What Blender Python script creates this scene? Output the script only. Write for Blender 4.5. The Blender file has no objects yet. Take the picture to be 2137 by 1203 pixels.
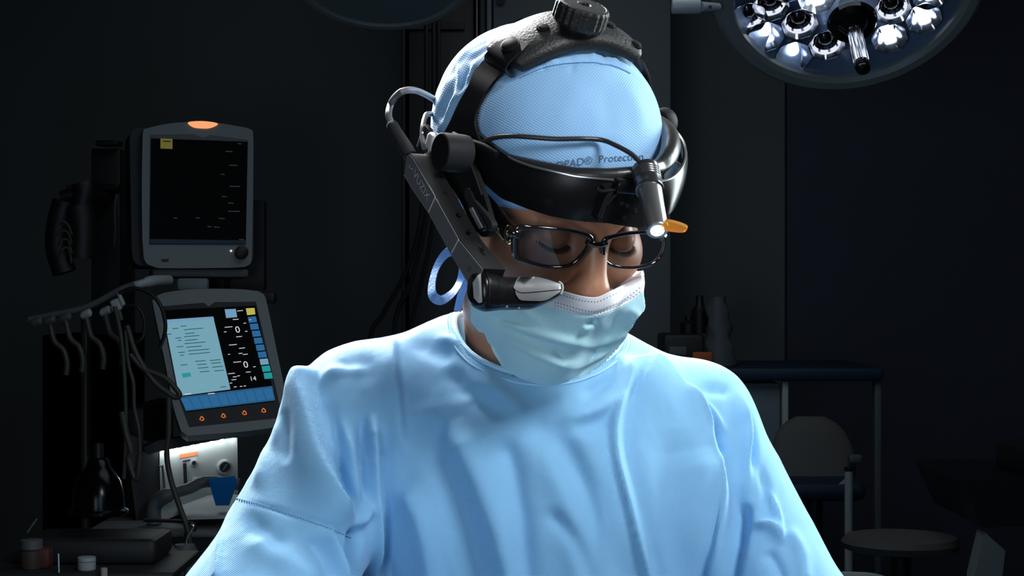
import bpy, math, random
import numpy as np
from mathutils import Vector, Matrix
from mathutils.bvhtree import BVHTree

random.seed(7); np.random.seed(7)
scene = bpy.context.scene
COL = scene.collection
F = 3600.0                    # focal length in pixels of the 2137 px wide frame
CZ = 1.40                     # camera height
# ------------------------------------------------------------------ camera, world, lights
cam_d = bpy.data.cameras.new('camera'); cam_d.sensor_width = 36.0; cam_d.lens = F/2137*36
cam_d.clip_start = 0.05; cam_d.clip_end = 50
cam = bpy.data.objects.new('camera', cam_d); COL.objects.link(cam)
cam.location = (0, 0, CZ); cam.rotation_euler = (math.pi/2, 0, 0)
scene.camera = cam
scene.view_settings.view_transform = 'Standard'; scene.view_settings.look = 'None'
scene.view_settings.gamma = 1; scene.view_settings.use_curve_mapping = False
scene.view_settings.exposure = 0.0
w = bpy.data.worlds.new('world'); scene.world = w; w.use_nodes = True
w.node_tree.nodes['Background'].inputs[0].default_value = (0.55, 0.75, 1.0, 1)
w.node_tree.nodes['Background'].inputs[1].default_value = 0.012

def area(name, loc, target, size, energy, color=(1, 1, 1), spread=180, sy=None):
    d = bpy.data.lights.new(name, 'AREA'); d.size = size; d.energy = energy; d.color = color
    if sy: d.shape = 'RECTANGLE'; d.size_y = sy
    d.spread = math.radians(spread)
    o = bpy.data.objects.new(name, d); COL.objects.link(o); o.location = loc
    o.rotation_euler = (Vector(target)-Vector(loc)).to_track_quat('-Z', 'Y').to_euler()
    return o
area('key_light', (1.0, 0.45, 2.35), (0.05, 1.45, 1.25), 0.5, 4.2, (0.93, 0.98, 1.0), 70)
area('right_rim_light', (1.15, 2.0, 1.75), (0.1, 1.5, 1.35), 0.4, 7.5, (0.85, 0.97, 1.0), 80, 1.1)
area('left_rim_light', (-0.62, 2.75, 2.32), (-0.12, 1.5, 1.33), 0.4, 22, (0.95, 0.98, 1.0), 80, 0.35)
area('crown_light', (-0.25, 2.0, 2.45), (0.0, 1.5, 1.55), 0.3, 3.5, (1, 1, 1), 70)
area('fill_light', (-0.55, -0.35, 1.25), (0.0, 1.45, 1.3), 0.7, 1.3, (0.80, 0.90, 1.0), 60)
area('room_light', (0.3, 3.6, 2.75), (0.3, 4.4, 0.5), 1.6, 7.0, (0.8, 0.92, 1.0), 170)

# ------------------------------------------------------------------ helpers
def P(px, py, d):
    """world point seen at photo pixel (px, py) at distance d"""
    return np.array([(px-1068.5)*d/F, d, CZ-(py-601.5)*d/F])
def proj(V):
    V = np.asarray(V); return 1068.5+V[..., 0]/V[..., 1]*F, 601.5-(V[..., 2]-CZ)/V[..., 1]*F
def nrm(v):
    v = np.asarray(v, float); return v/np.linalg.norm(v)

def mat(name, col=(0.5, 0.5, 0.5), rough=0.5, metal=0.0, emit=None, es=1.0, spec=0.5, noise=None, bump=None, sss=0.0, coat=0.0, sheen=0.0):
    m = bpy.data.materials.new(name); m.use_nodes = True
    nt = m.node_tree; b = nt.nodes['Principled BSDF']
    b.inputs['Base Color'].default_value = (*col, 1); b.inputs['Roughness'].default_value = rough
    b.inputs['Metallic'].default_value = metal; b.inputs['Specular IOR Level'].default_value = spec
    b.inputs['Coat Weight'].default_value = coat
    if sheen: b.inputs['Sheen Weight'].default_value = sheen
    if sss:
        b.inputs['Subsurface Weight'].default_value = sss; b.inputs['Subsurface Scale'].default_value = 0.008
        b.inputs['Subsurface Radius'].default_value = (1, 0.35, 0.2)
    if emit: b.inputs['Emission Color'].default_value = (*emit, 1); b.inputs['Emission Strength'].default_value = es
    tc = nt.nodes.new('ShaderNodeTexCoord')
    if noise:      # (scale, amount)
        n = nt.nodes.new('ShaderNodeTexNoise'); n.inputs['Scale'].default_value = noise[0]; n.inputs['Detail'].default_value = 5
        mx = nt.nodes.new('ShaderNodeMix'); mx.data_type = 'RGBA'
        mx.inputs[6].default_value = (*[c*(1-noise[1]) for c in col], 1); mx.inputs[7].default_value = (*[min(1, c*(1+noise[1])) for c in col], 1)
        nt.links.new(tc.outputs['Object'], n.inputs['Vector']); nt.links.new(n.outputs[0], mx.inputs[0]); nt.links.new(mx.outputs[2], b.inputs['Base Color'])
    if bump:       # (scale, strength, distance)
        n = nt.nodes.new('ShaderNodeTexNoise'); n.inputs['Scale'].default_value = bump[0]; n.inputs['Detail'].default_value = 4
        bp = nt.nodes.new('ShaderNodeBump'); bp.inputs['Strength'].default_value = bump[1]; bp.inputs['Distance'].default_value = bump[2]
        nt.links.new(tc.outputs['Object'], n.inputs['Vector']); nt.links.new(n.outputs[0], bp.inputs['Height']); nt.links.new(bp.outputs[0], b.inputs['Normal'])
    return m

def weave(m, pitch, amount, dist, rot=(0, 0, 0), crinkle=None, coord='Object'):
    """embossed dot grid of non-woven cloth: darker bond points and a bump"""
    nt = m.node_tree; b = nt.nodes['Principled BSDF']; col = list(b.inputs['Base Color'].default_value)[:3]
    tc = nt.nodes.new('ShaderNodeTexCoord'); mp = nt.nodes.new('ShaderNodeMapping')
    mp.inputs['Rotation'].default_value = rot; s = 2*math.pi/pitch
    mp.inputs['Scale'].default_value = (s, s, s)
    nt.links.new(tc.outputs[coord], mp.inputs['Vector'])
    sp = nt.nodes.new('ShaderNodeSeparateXYZ'); nt.links.new(mp.outputs[0], sp.inputs[0])
    def mth(op, a, c=None):
        n = nt.nodes.new('ShaderNodeMath'); n.operation = op
        for i, v in enumerate((a, c)):
            if v is None: continue
            if isinstance(v, (int, float)): n.inputs[i].default_value = v
            else: nt.links.new(v, n.inputs[i])
        return n.outputs[0]
    g = mth('MULTIPLY', mth('SINE', sp.outputs[0]), mth('SINE', sp.outputs[2]))
    g = mth('ADD', mth('MULTIPLY', g, 0.5), 0.5); g2 = mth('POWER', g, 2.0)
    big = nt.nodes.new('ShaderNodeTexNoise'); big.inputs['Scale'].default_value = 55; big.inputs['Detail'].default_value = 6
    nt.links.new(tc.outputs['Object'], big.inputs['Vector'])
    mx = nt.nodes.new('ShaderNodeMix'); mx.data_type = 'RGBA'; mx.inputs[6].default_value = (*col, 1)
    mx.inputs[7].default_value = (*[c*k for c, k in zip(col, (1-amount*1.5, 1-amount, 1-amount*0.55))], 1)
    nt.links.new(g2, mx.inputs[0]); nt.links.new(mx.outputs[2], b.inputs['Base Color'])
    h = mth('ADD', mth('MULTIPLY', g2, -0.6), mth('MULTIPLY', big.outputs[0], crinkle or 0.6))
    bp = nt.nodes.new('ShaderNodeBump'); bp.inputs['Strength'].default_value = 0.6; bp.inputs['Distance'].default_value = dist
    nt.links.new(h, bp.inputs['Height']); nt.links.new(bp.outputs[0], b.inputs['Normal'])
    return m

def empty(name, loc, label, cat, group=None, kind=None):
    o = bpy.data.objects.new(name, None); COL.objects.link(o); o.location = tuple(loc); o.empty_display_size = 0.05
    return tag(o, label, cat, group, kind)
def tag(o, label=None, cat=None, group=None, kind=None):
    if label: o['label'] = label
    if cat: o['category'] = cat
    if group: o['group'] = group
    if kind: o['kind'] = kind
    return o
def wloc(o):
    v = Vector((0, 0, 0))
    while o is not None: v += o.location; o = o.parent
    return v

def link(name, verts, faces, m, parent=None, smooth=True, angle=None, origin=None):
    me = bpy.data.meshes.new(name)
    V = np.asarray(verts, float)
    if parent is not None: off = np.array(wloc(parent))
    elif origin is not None: off = np.asarray(origin, float)
    else: off = V.mean(0) if len(V) else np.zeros(3)
    extra = np.zeros(3)
    if parent is not None and origin is not None: extra = np.asarray(origin, float)-off; off = off+extra
    V = V-off
    me.from_pydata(V.tolist(), [], [list(map(int, f)) for f in faces]) if not isinstance(faces, np.ndarray) else me.from_pydata(V.tolist(), [], faces.tolist())
    me.materials.append(m)
    if smooth:
        me.polygons.foreach_set('use_smooth', [True]*len(me.polygons))
    me.update()
    if smooth and angle: me.set_sharp_from_angle(angle=math.radians(angle))
    o = bpy.data.objects.new(name, me); COL.objects.link(o)
    if parent is not None: o.parent = parent; o.location = tuple(extra)
    else: o.location = tuple(off)
    return o

class MB:
    """collects verts/faces in world space"""
    def __init__(s): s.v = []; s.f = []
    def add(s, V, Fc):
        b = len(s.v); s.v += [list(map(float, p)) for p in V]; s.f += [[i+b for i in f] for f in Fc]; return s
    def box(s, c, size, ax=None, bev=0.0):
        ax = np.eye(3) if ax is None else np.asarray(ax, float); c = np.asarray(c, float); h = np.asarray(size, float)/2
        if bev <= 0:
            V = [c+ax[0]*h[0]*i+ax[1]*h[1]*j+ax[2]*h[2]*k for i in (-1, 1) for j in (-1, 1) for k in (-1, 1)]
            return s.add(V, [(0, 1, 3, 2), (4, 6, 7, 5), (0, 4, 5, 1), (2, 3, 7, 6), (0, 2, 6, 4), (1, 5, 7, 3)])
        bev = min(bev, min(h)*0.95)
        pts = []
        for sx, sy, a0 in ((1, 1, 0), (-1, 1, 90), (-1, -1, 180), (1, -1, 270)):
            for a in (0, 30, 60, 90):
                t = math.radians(a0+a); pts.append((sx*(h[0]-bev)+bev*math.cos(t), sy*(h[1]-bev)+bev*math.sin(t)))
        rings = []
        for z, ins in ((-h[2], bev), (-h[2]+bev*0.3, bev*0.3), (-h[2]+bev, 0), (h[2]-bev, 0), (h[2]-bev*0.3, bev*0.3), (h[2], bev)):
            R = []
            for (x, y) in pts:
                x2 = x-ins*np.sign(x)*1.0 if abs(x) > 1e-9 else x; y2 = y-ins*np.sign(y)
                R.append(c+ax[0]*x2+ax[1]*y2+ax[2]*z)
            rings.append(R)
        return s.loft(rings, True)
    def loft(s, rings, cap=True, closed=True):
        b = len(s.v); n = len(rings[0]); fs = []
        for R in rings: s.v += [list(map(float, p)) for p in R]
        for i in range(len(rings)-1):
            for j in range(n if closed else n-1):
                k = (j+1) % n; fs.append([b+i*n+j, b+i*n+k, b+(i+1)*n+k, b+(i+1)*n+j])
        if cap and closed:
            fs.append([b+j for j in range(n)][::-1]); fs.append([b+(len(rings)-1)*n+j for j in range(n)])
        s.f += fs; return s
    def cyl(s, p0, p1, r0, r1=None, n=24, bev=0.0):
        r1 = r0 if r1 is None else r1; p0 = np.asarray(p0, float); p1 = np.asarray(p1, float); a = nrm(p1-p0)
        L = np.linalg.norm(p1-p0)
        prof = [(0, r0), (L, r1)] if bev <= 0 else [(0, r0-bev), (bev*0.3, r0-bev*0.3), (bev, r0), (L-bev, r1), (L-bev*0.3, r1-bev*0.3), (L, r1-bev)]
        return s.lathe(p0, a, prof, n)
    def lathe(s, o, a, prof, n=32, cap=True, rfun=None, a0=0.0):
        o = np.asarray(o, float); a = nrm(a); t = np.array([0, 0, 1.0]) if abs(a[2]) < 0.9 else np.array([1.0, 0, 0])
        e1 = nrm(np.cross(a, t)); e2 = np.cross(a, e1); rings = []
        for (h, r) in prof:
            rings.append([o+a*h+(e1*math.cos(q)+e2*math.sin(q))*(r if rfun is None else r*rfun(q, h)) for q in (a0+2*math.pi*j/n for j in range(n))])
        return s.loft(rings, cap)
    def tube(s, pts, r, n=10, cap=True, up=None, flat=1.0):
        pts = np.asarray(pts, float); m = len(pts); rr = [r]*m if np.isscalar(r) else list(r)
        T = np.gradient(pts, axis=0); T /= np.linalg.norm(T, axis=1)[:, None]+1e-12
        if up is None:
            u = np.array([0, 0, 1.0]) if abs(T[0][2]) < 0.9 else np.array([1.0, 0, 0])
        else: u = np.asarray(up, float)
        rings = []; e = nrm(u-T[0]*np.dot(u, T[0]))
        for i in range(m):
            if up is not None: e = np.asarray(up, float)
            e = nrm(e-T[i]*np.dot(e, T[i])); g = np.cross(T[i], e)
            rings.append([pts[i]+rr[i]*(e*math.cos(q)+g*math.sin(q)*flat) for q in (2*math.pi*j/n for j in range(n))])
        return s.loft(rings, cap)
    def ribbon(s, pts, wv, th, nv):
        """flat strip: centre pts, per point width vectors and normals, thickness th"""
        rings = []
        for p, a, b in zip(pts, wv, nv):
            p = np.asarray(p, float); a = np.asarray(a, float); b = nrm(b)*th/2
            rings.append([p-a-b*0.3, p-a*0.96-b, p+a*0.96-b, p+a-b*0.3, p+a+b*0.3, p+a*0.96+b, p-a*0.96+b, p-a+b*0.3])
        return s.loft(rings, True)
    def prism(s, outline, vec):
        """extrude a closed outline (world points) along vec"""
        o = np.asarray(outline, float); return s.loft([o, o+np.asarray(vec, float)], True)
    def sphere(s, c, r, n=16, ax=None):
        c = np.asarray(c, float); r = np.ones(3)*r if np.isscalar(r) else np.asarray(r, float); ax = np.eye(3) if ax is None else np.asarray(ax)
        rings = []
        for i in range(n//2+1):
            t = math.pi*i/(n//2); t = min(max(t, 0.02), math.pi-0.02)
            rings.append([c+ax[0]*r[0]*math.sin(t)*math.cos(q)+ax[1]*r[1]*math.sin(t)*math.sin(q)+ax[2]*r[2]*math.cos(t) for q in (2*math.pi*j/n for j in range(n))])
        return s.loft(rings, True)
    def build(s, name, m, parent=None, smooth=True, angle=40, origin=None):
        return link(name, s.v, s.f, m, parent, smooth, angle, origin)

def cr(pts, n, closed=False):
    """Catmull-Rom resample to n points"""
    p = np.asarray(pts, float); m = len(p)
    if closed: q = np.vstack([p[-1], p, p[0], p[1]]); segs = m
    else: q = np.vstack([2*p[0]-p[1], p, 2*p[-1]-p[-2]]); segs = m-1
    ts = np.linspace(0, segs, n, endpoint=not closed); i = np.minimum(ts.astype(int), segs-1); t = (ts-i)[:, None]
    a, b, c, d = q[i], q[i+1], q[i+2], q[i+3]
    return 0.5*(2*b+(c-a)*t+(2*a-5*b+4*c-d)*t**2+(3*b-a-3*c+d)*t**3)

def text_mesh(name, s, org, xd, yd, size, m, parent, depth=0.0, squash=1.0, place=None):
    cu = bpy.data.curves.new(name, 'FONT'); cu.body = s; cu.size = 1.0; cu.align_x = 'CENTER'; cu.align_y = 'CENTER'; cu.resolution_u = 3
    t = bpy.data.objects.new(name+'_tmp', cu); COL.objects.link(t)
    dg = bpy.context.evaluated_depsgraph_get(); me = bpy.data.meshes.new_from_object(t.evaluated_get(dg))
    V = np.array([v.co[:] for v in me.vertices]); fs = [list(p.vertices) for p in me.polygons]
    bpy.data.objects.remove(t); bpy.data.curves.remove(cu); bpy.data.meshes.remove(me)
    if place is not None: W = place(V*size)
    else: W = np.asarray(org)+np.outer(V[:, 0]*size*squash, nrm(xd))+np.outer(V[:, 1]*size, nrm(yd))
    return link(name, W, fs, m, parent, smooth=False)

# ---- signed distance fields
def sd_ell(X, c, r):
    d = [(X[i]-c[i])/r[i] for i in range(3)]; k0 = np.sqrt(d[0]**2+d[1]**2+d[2]**2)+1e-9
    k1 = np.sqrt((d[0]/r[0])**2+(d[1]/r[1])**2+(d[2]/r[2])**2)+1e-9
    return k0*(k0-1)/k1
def sd_cap(X, a, b, r1, r2):
    a = np.asarray(a, float); b = np.asarray(b, float); ba = b-a
    t = np.clip(((X[0]-a[0])*ba[0]+(X[1]-a[1])*ba[1]+(X[2]-a[2])*ba[2])/np.dot(ba, ba), 0, 1)
    return np.sqrt((X[0]-a[0]-ba[0]*t)**2+(X[1]-a[1]-ba[1]*t)**2+(X[2]-a[2]-ba[2]*t)**2)-(r1+(r2-r1)*t)
def smin(a, b, k):
    h = np.maximum(k-np.abs(a-b), 0)/k; return np.minimum(a, b)-h*h*k*0.25
def smax(a, b, k): return -smin(-a, -b, k)

def surface_nets(D, xs, ys, zs):
    S = D < 0; nx, ny, nz = D.shape
    c = np.zeros((nx-1, ny-1, nz-1), np.int8)
    for i in (0, 1):
        for j in (0, 1):
            for k in (0, 1): c += S[i:nx-1+i, j:ny-1+j, k:nz-1+k]
    idx = np.argwhere((c > 0) & (c < 8)); N = len(idx)
    I = -np.ones((nx-1, ny-1, nz-1), np.int32); I[tuple(idx.T)] = np.arange(N)
    acc = np.zeros((N, 3)); cnt = np.zeros(N)
    cs = [(i, j, k) for i in (0, 1) for j in (0, 1) for k in (0, 1)]
    def pos(o):
        q = idx+np.array(o); return np.stack([xs[q[:, 0]], ys[q[:, 1]], zs[q[:, 2]]], 1), D[q[:, 0], q[:, 1], q[:, 2]]
    for a in cs:
        for b in cs:
            if a < b and sum(abs(p-q) for p, q in zip(a, b)) == 1:
                pa, da = pos(a); pb, db = pos(b); mk = (da < 0) != (db < 0)
                t = np.where(mk, da/np.where(mk, da-db, 1), 0)[:, None]
                acc += np.where(mk[:, None], pa+(pb-pa)*t, 0); cnt += mk
    V = acc/cnt[:, None]; Q = []
    for ax in range(3):
        sl0 = [slice(None)]*3; sl1 = [slice(None)]*3; sl0[ax] = slice(0, -1); sl1[ax] = slice(1, None)
        A = S[tuple(sl0)]; B = S[tuple(sl1)]; e = np.argwhere(A != B); inside = A[tuple(e.T)]
        o = [k for k in range(3) if k != ax]
        ok = np.all((e[:, o] > 0) & (e[:, o] < np.array([D.shape[k]-1 for k in o])), 1); e = e[ok]; inside = inside[ok]
        def cell(da, db):
            q = e.copy(); q[:, o[0]] += da; q[:, o[1]] += db; return I[tuple(q.T)]
        q = np.stack([cell(-1, -1), cell(0, -1), cell(0, 0), cell(-1, 0)], 1)
        flip = inside if ax != 1 else ~inside
        q = np.where(flip[:, None], q, q[:, ::-1]); Q.append(q)
    return V, np.vstack(Q)

def smooth_verts(V, Q, it, lam=0.5, mask=None):
    E = np.vstack([Q[:, [0, 1]], Q[:, [1, 2]], Q[:, [2, 3]], Q[:, [3, 0]]]); n = len(V)
    deg = np.bincount(E[:, 0], minlength=n)+np.bincount(E[:, 1], minlength=n)
    for _ in range(it):
        A = np.zeros_like(V)
        for k in range(3):
            A[:, k] = np.bincount(E[:, 0], V[E[:, 1], k], n)+np.bincount(E[:, 1], V[E[:, 0], k], n)
        A /= np.maximum(deg, 1)[:, None]; d = (A-V)*lam
        V = V+(d if mask is None else d*mask[:, None])
    return V
def vnormals(V, Q):
    n = np.cross(V[Q[:, 2]]-V[Q[:, 0]], V[Q[:, 3]]-V[Q[:, 1]]); N = np.zeros_like(V)
    for i in range(4):
        for k in range(3): N[:, k] += np.bincount(Q[:, i], n[:, k], len(V))
    return N/(np.linalg.norm(N, axis=1)[:, None]+1e-12)
def axisgrid(segs):
    out = [segs[0][0]]
    for a, b, h in segs:
        n = max(1, int(round((b-a)/h))); out += list(a+(b-a)*np.arange(1, n+1)/n)
    return np.array(out, np.float32)

def cast(px, py, sdf, t0=1.15, t1=1.75, n=260):
    """first hit of camera rays through pixels with a field, closest approach when they miss"""
    px = np.atleast_1d(np.asarray(px, float)); py = np.atleast_1d(np.asarray(py, float)); t = np.linspace(t0, t1, n)
    dx = (px-1068.5)/F; dz = -(py-601.5)/F
    X = (dx[:, None]*t, np.broadcast_to(t, (len(px), n)), CZ+dz[:, None]*t); D = sdf(X)
    hit = (D[:, :-1] > 0) & (D[:, 1:] <= 0); any_ = hit.any(1); i = np.where(any_, hit.argmax(1), np.minimum(D.argmin(1), n-2))
    r = np.arange(len(px)); a, b = D[r, i], D[r, i+1]
    f = np.where(any_, a/np.where(a != b, a-b, 1), 0); tt = t[i]+(t[i+1]-t[i])*f
    return np.stack([dx*tt, tt, CZ+dz*tt], 1)

def fold_field(px, py, folds):
    H = np.zeros(len(px))
    for (pts, A, wl, wr) in folds:
        pts = cr(pts, max(8, 5*len(pts))) if len(pts) > 2 else np.linspace(pts[0], pts[-1], 8)
        mgn = 3*max(wl, wr); sel = np.where((px > pts[:, 0].min()-mgn) & (px < pts[:, 0].max()+mgn) & (py > pts[:, 1].min()-mgn) & (py < pts[:, 1].max()+mgn))[0]
        if len(sel) == 0: continue
        x = px[sel]; y = py[sel]; best = np.full(len(sel), 1e9); sd = np.zeros(len(sel)); par = np.zeros(len(sel)); m = len(pts)-1
        for i in range(m):
            a = pts[i]; d = pts[i+1]-a; L2 = d@d+1e-9; t = np.clip(((x-a[0])*d[0]+(y-a[1])*d[1])/L2, 0, 1)
            ex = x-a[0]-d[0]*t; ey = y-a[1]-d[1]*t; q = ex*ex+ey*ey; b = q < best
            best[b] = q[b]; cz = d[0]*ey-d[1]*ex; sd[b] = np.sign(cz[b]); par[b] = (i+t[b])/m
        dist = np.sqrt(best); wd = np.where(sd > 0, wl, wr)     # image frame, y down: sd>0 is the right of travel when going up
        tp = np.clip(np.minimum(par, 1-par)/(0.18 if len(pts) > 20 else 0.38), 0, 1); tp = tp*tp*(3-2*tp)
        end = np.where((pts[0, 1] > 1190) | (pts[-1, 1] > 1190), 1, 0)
        if end: tp = np.clip(par/0.18, 0, 1) if pts[-1, 1] > 1190 else np.clip((1-par)/0.18, 0, 1)
        H[sel] += A*np.exp(-(dist/wd)**2)*tp
    return H
# ------------------------------------------------------------------ materials of the person
M_skin = mat('skin', (0.40, 0.19, 0.115), 0.42, sss=0.12, spec=0.4, noise=(60, 0.12), bump=(900, 0.25, 0.0004))
M_gown = weave(mat('gown_cloth', (0.235, 0.50, 0.78), 0.75, spec=0.25, sheen=0.15), 0.0016, 0.10, 0.0006, rot=(0, 0.35, 0), crinkle=1.5)
M_cap = weave(mat('cap_cloth', (0.31, 0.54, 0.82), 0.7, spec=0.25, sheen=0.15), 0.0026, 0.30, 0.0006, rot=(0, 0.2, 0), crinkle=0.8)
M_mask = weave(mat('mask_cloth', (0.48, 0.78, 0.86), 0.75, spec=0.2, sheen=0.2), 0.0016, 0.10, 0.0005, crinkle=0.9)
M_maskw = mat('mask_white_band', (0.80, 0.80, 0.84), 0.75, bump=(500, 0.3, 0.0004))
M_dot = mat('mask_emboss_dots', (0.10, 0.13, 0.17), 0.8)
M_seam = mat('gown_seam_thread', (0.16, 0.33, 0.55), 0.8)
M_trim = mat('gown_binding', (0.36, 0.62, 0.86), 0.7, bump=(600, 0.3, 0.0004))
M_tie = mat('tie_ribbon', (0.16, 0.36, 0.80), 0.6, bump=(400, 0.6, 0.0008))
M_print = mat('cap_print_ink', (0.09, 0.17, 0.28), 0.8)
M_hair = mat('dark_hair', (0.015, 0.010, 0.008), 0.5)

# ------------------------------------------------------------------ head frame
psi, phi, rho = math.radians(30), math.radians(30), math.radians(2.0)
f_ = np.array([math.sin(psi)*math.cos(phi), -math.cos(psi)*math.cos(phi), -math.sin(phi)])
u0 = np.array([math.sin(psi)*math.sin(phi), -math.cos(psi)*math.sin(phi), math.cos(phi)])
l0 = np.array([math.cos(psi), math.sin(psi), 0.0])
l_ = l0*math.cos(rho)-u0*math.sin(rho); u_ = u0*math.cos(rho)+l0*math.sin(rho)
HC = P(1131, 381, 1.44)
HM = np.stack([l_, -f_, u_], 1)
def L(x, y, z): return HC+HM@np.array([x, y, z], float)
def toL(X):
    d = [X[i]-HC[i] for i in range(3)]
    return [HM[0, k]*d[0]+HM[1, k]*d[1]+HM[2, k]*d[2] for k in range(3)]

def head_sdf(Y):
    d = sd_ell(Y, (-0.002, 0.018, 0.028), (0.072, 0.096, 0.084))
    d = smin(d, sd_ell(Y, (0, -0.028, -0.030), (0.064, 0.067, 0.080)), 0.03)
    d = smin(d, sd_ell(Y, (0, -0.036, -0.085), (0.047, 0.052, 0.036)), 0.03)
    d = smin(d, sd_ell(Y, (0, -0.078, -0.106), (0.018, 0.016, 0.015)), 0.02)
    for s in (-1, 1):
        d = smin(d, sd_ell(Y, (s*0.043, -0.066, -0.030), (0.026, 0.022, 0.024)), 0.025)
        d = smin(d, sd_cap(Y, (s*0.014, -0.094, 0.016), (s*0.046, -0.082, 0.020), 0.009, 0.008), 0.015)
        d = smax(d, -sd_ell(Y, (s*0.032, -0.103, -0.004), (0.019, 0.017, 0.013)), 0.012)
        d = smin(d, sd_ell(Y, (s*0.032, -0.0815, -0.006), (0.0145, 0.0135, 0.0125)), 0.004)
        d = smin(d, sd_ell(Y, (s*0.079, 0.012, -0.02), (0.007, 0.017, 0.030)), 0.006)
        d = smin(d, sd_ell(Y, (s*0.013, -0.106, -0.050), (0.009, 0.011, 0.009)), 0.008)
    d = smin(d, sd_cap(Y, (0, -0.096, 0.006), (0, -0.113, -0.034), 0.0085, 0.0105), 0.016)
    d = smin(d, sd_ell(Y, (0, -0.114, -0.041), (0.0125, 0.0125, 0.011)), 0.012)
    d = smin(d, sd_cap(Y, (-0.016, -0.094, -0.075), (0.016, -0.094, -0.075), 0.008, 0.008), 0.012)
    d = smin(d, sd_cap(Y, (-0.013, -0.092, -0.086), (0.013, -0.092, -0.086), 0.008, 0.008), 0.008)
    d = smax(d, -sd_cap(Y, (-0.022, -0.106, -0.0805), (0.022, -0.106, -0.0805), 0.0035, 0.0035), 0.004)
    return d
def headW(X): return head_sdf(toL(X))

# key joints
NB = P(1105, 815, 1.565)
SHL = P(752, 860, 1.545); SHR = P(1448, 884, 1.585)
ELL = P(516, 1345, 1.43); ELR = P(1706, 1365, 1.50)
WRL = np.array([-0.03, 1.13, 0.98]); WRR = np.array([0.16, 1.14, 0.99])
HIPC = np.array([0.03, 1.60, 0.88])

# ------------------------------------------------------------------ body
def body():
    xs = axisgrid([(-0.42, -0.115, 0.009), (-0.115, 0.165, 0.0022), (0.165, 0.48, 0.009)])
    ys = axisgrid([(1.02, 1.30, 0.009), (1.30, 1.57, 0.0022), (1.57, 1.86, 0.009)])
    zs = axisgrid([(-0.01, 1.33, 0.009), (1.33, 1.64, 0.0022)])
    D = np.full((len(xs), len(ys), len(zs)), 1.0, np.float32)
    def put(fn, lo, hi, k):
        a = [np.searchsorted(g, (l, h)) for g, l, h in zip((xs, ys, zs), lo, hi)]
        sl = tuple(slice(i[0], i[1]) for i in a)
        X = np.meshgrid(xs[sl[0]], ys[sl[1]], zs[sl[2]], indexing='ij')
        D[sl] = smin(D[sl], fn(X).astype(np.float32), k)
    def capsule(a, b, r1, r2, k=0.03):
        a = np.asarray(a); b = np.asarray(b); r = max(r1, r2)+0.09
        put(lambda X: sd_cap(X, a, b, r1, r2), np.minimum(a, b)-r, np.maximum(a, b)+r, k)
    def ell(c, r, k=0.04):
        c = np.asarray(c); put(lambda X: sd_ell(X, c, r), c-np.array(r)-0.09, c+np.array(r)+0.09, k)
    put(headW, HC-0.24, HC+0.24, 0.002)
    capsule(L(0, 0.030, -0.045), NB+np.array([0, 0.0, 0.0]), 0.049, 0.054, 0.02)
    ell(P(1108, 1080, 1.60), (0.14, 0.085, 0.13)); ell((0.03, 1.60, 1.02), (0.125, 0.085, 0.16)); ell(HIPC, (0.155, 0.105, 0.13))
    for S, E, W in ((SHL, ELL, WRL), (SHR, ELR, WRR)):
        capsule(NB+np.array([0, 0, -0.05]), S, 0.045, 0.043, 0.04); capsule(S, E, 0.037, 0.030); capsule(E, W, 0.030, 0.024)
    for s in (-1, 1):
        hip = HIPC+np.array([s*0.085, 0, -0.06]); kn = np.array([0.03+s*0.09, 1.59, 0.47]); an = np.array([0.03+s*0.10, 1.62, 0.09])
        capsule(hip, kn, 0.075, 0.050); capsule(kn, an, 0.050, 0.034); capsule(an, an+np.array([s*0.02, -0.15, -0.05]), 0.036, 0.030)
    V, Q = surface_nets(D, xs, ys, zs)
    V = smooth_verts(V, Q, 2, 0.4)
    return V, Q
person = empty('person', (0.03, 1.60, 0.0), 'person in a light blue surgical gown, cap and mask, bending the head down at work', 'person')
V, Q = body()
link('body', V, Q, M_skin, person, smooth=True)

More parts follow.
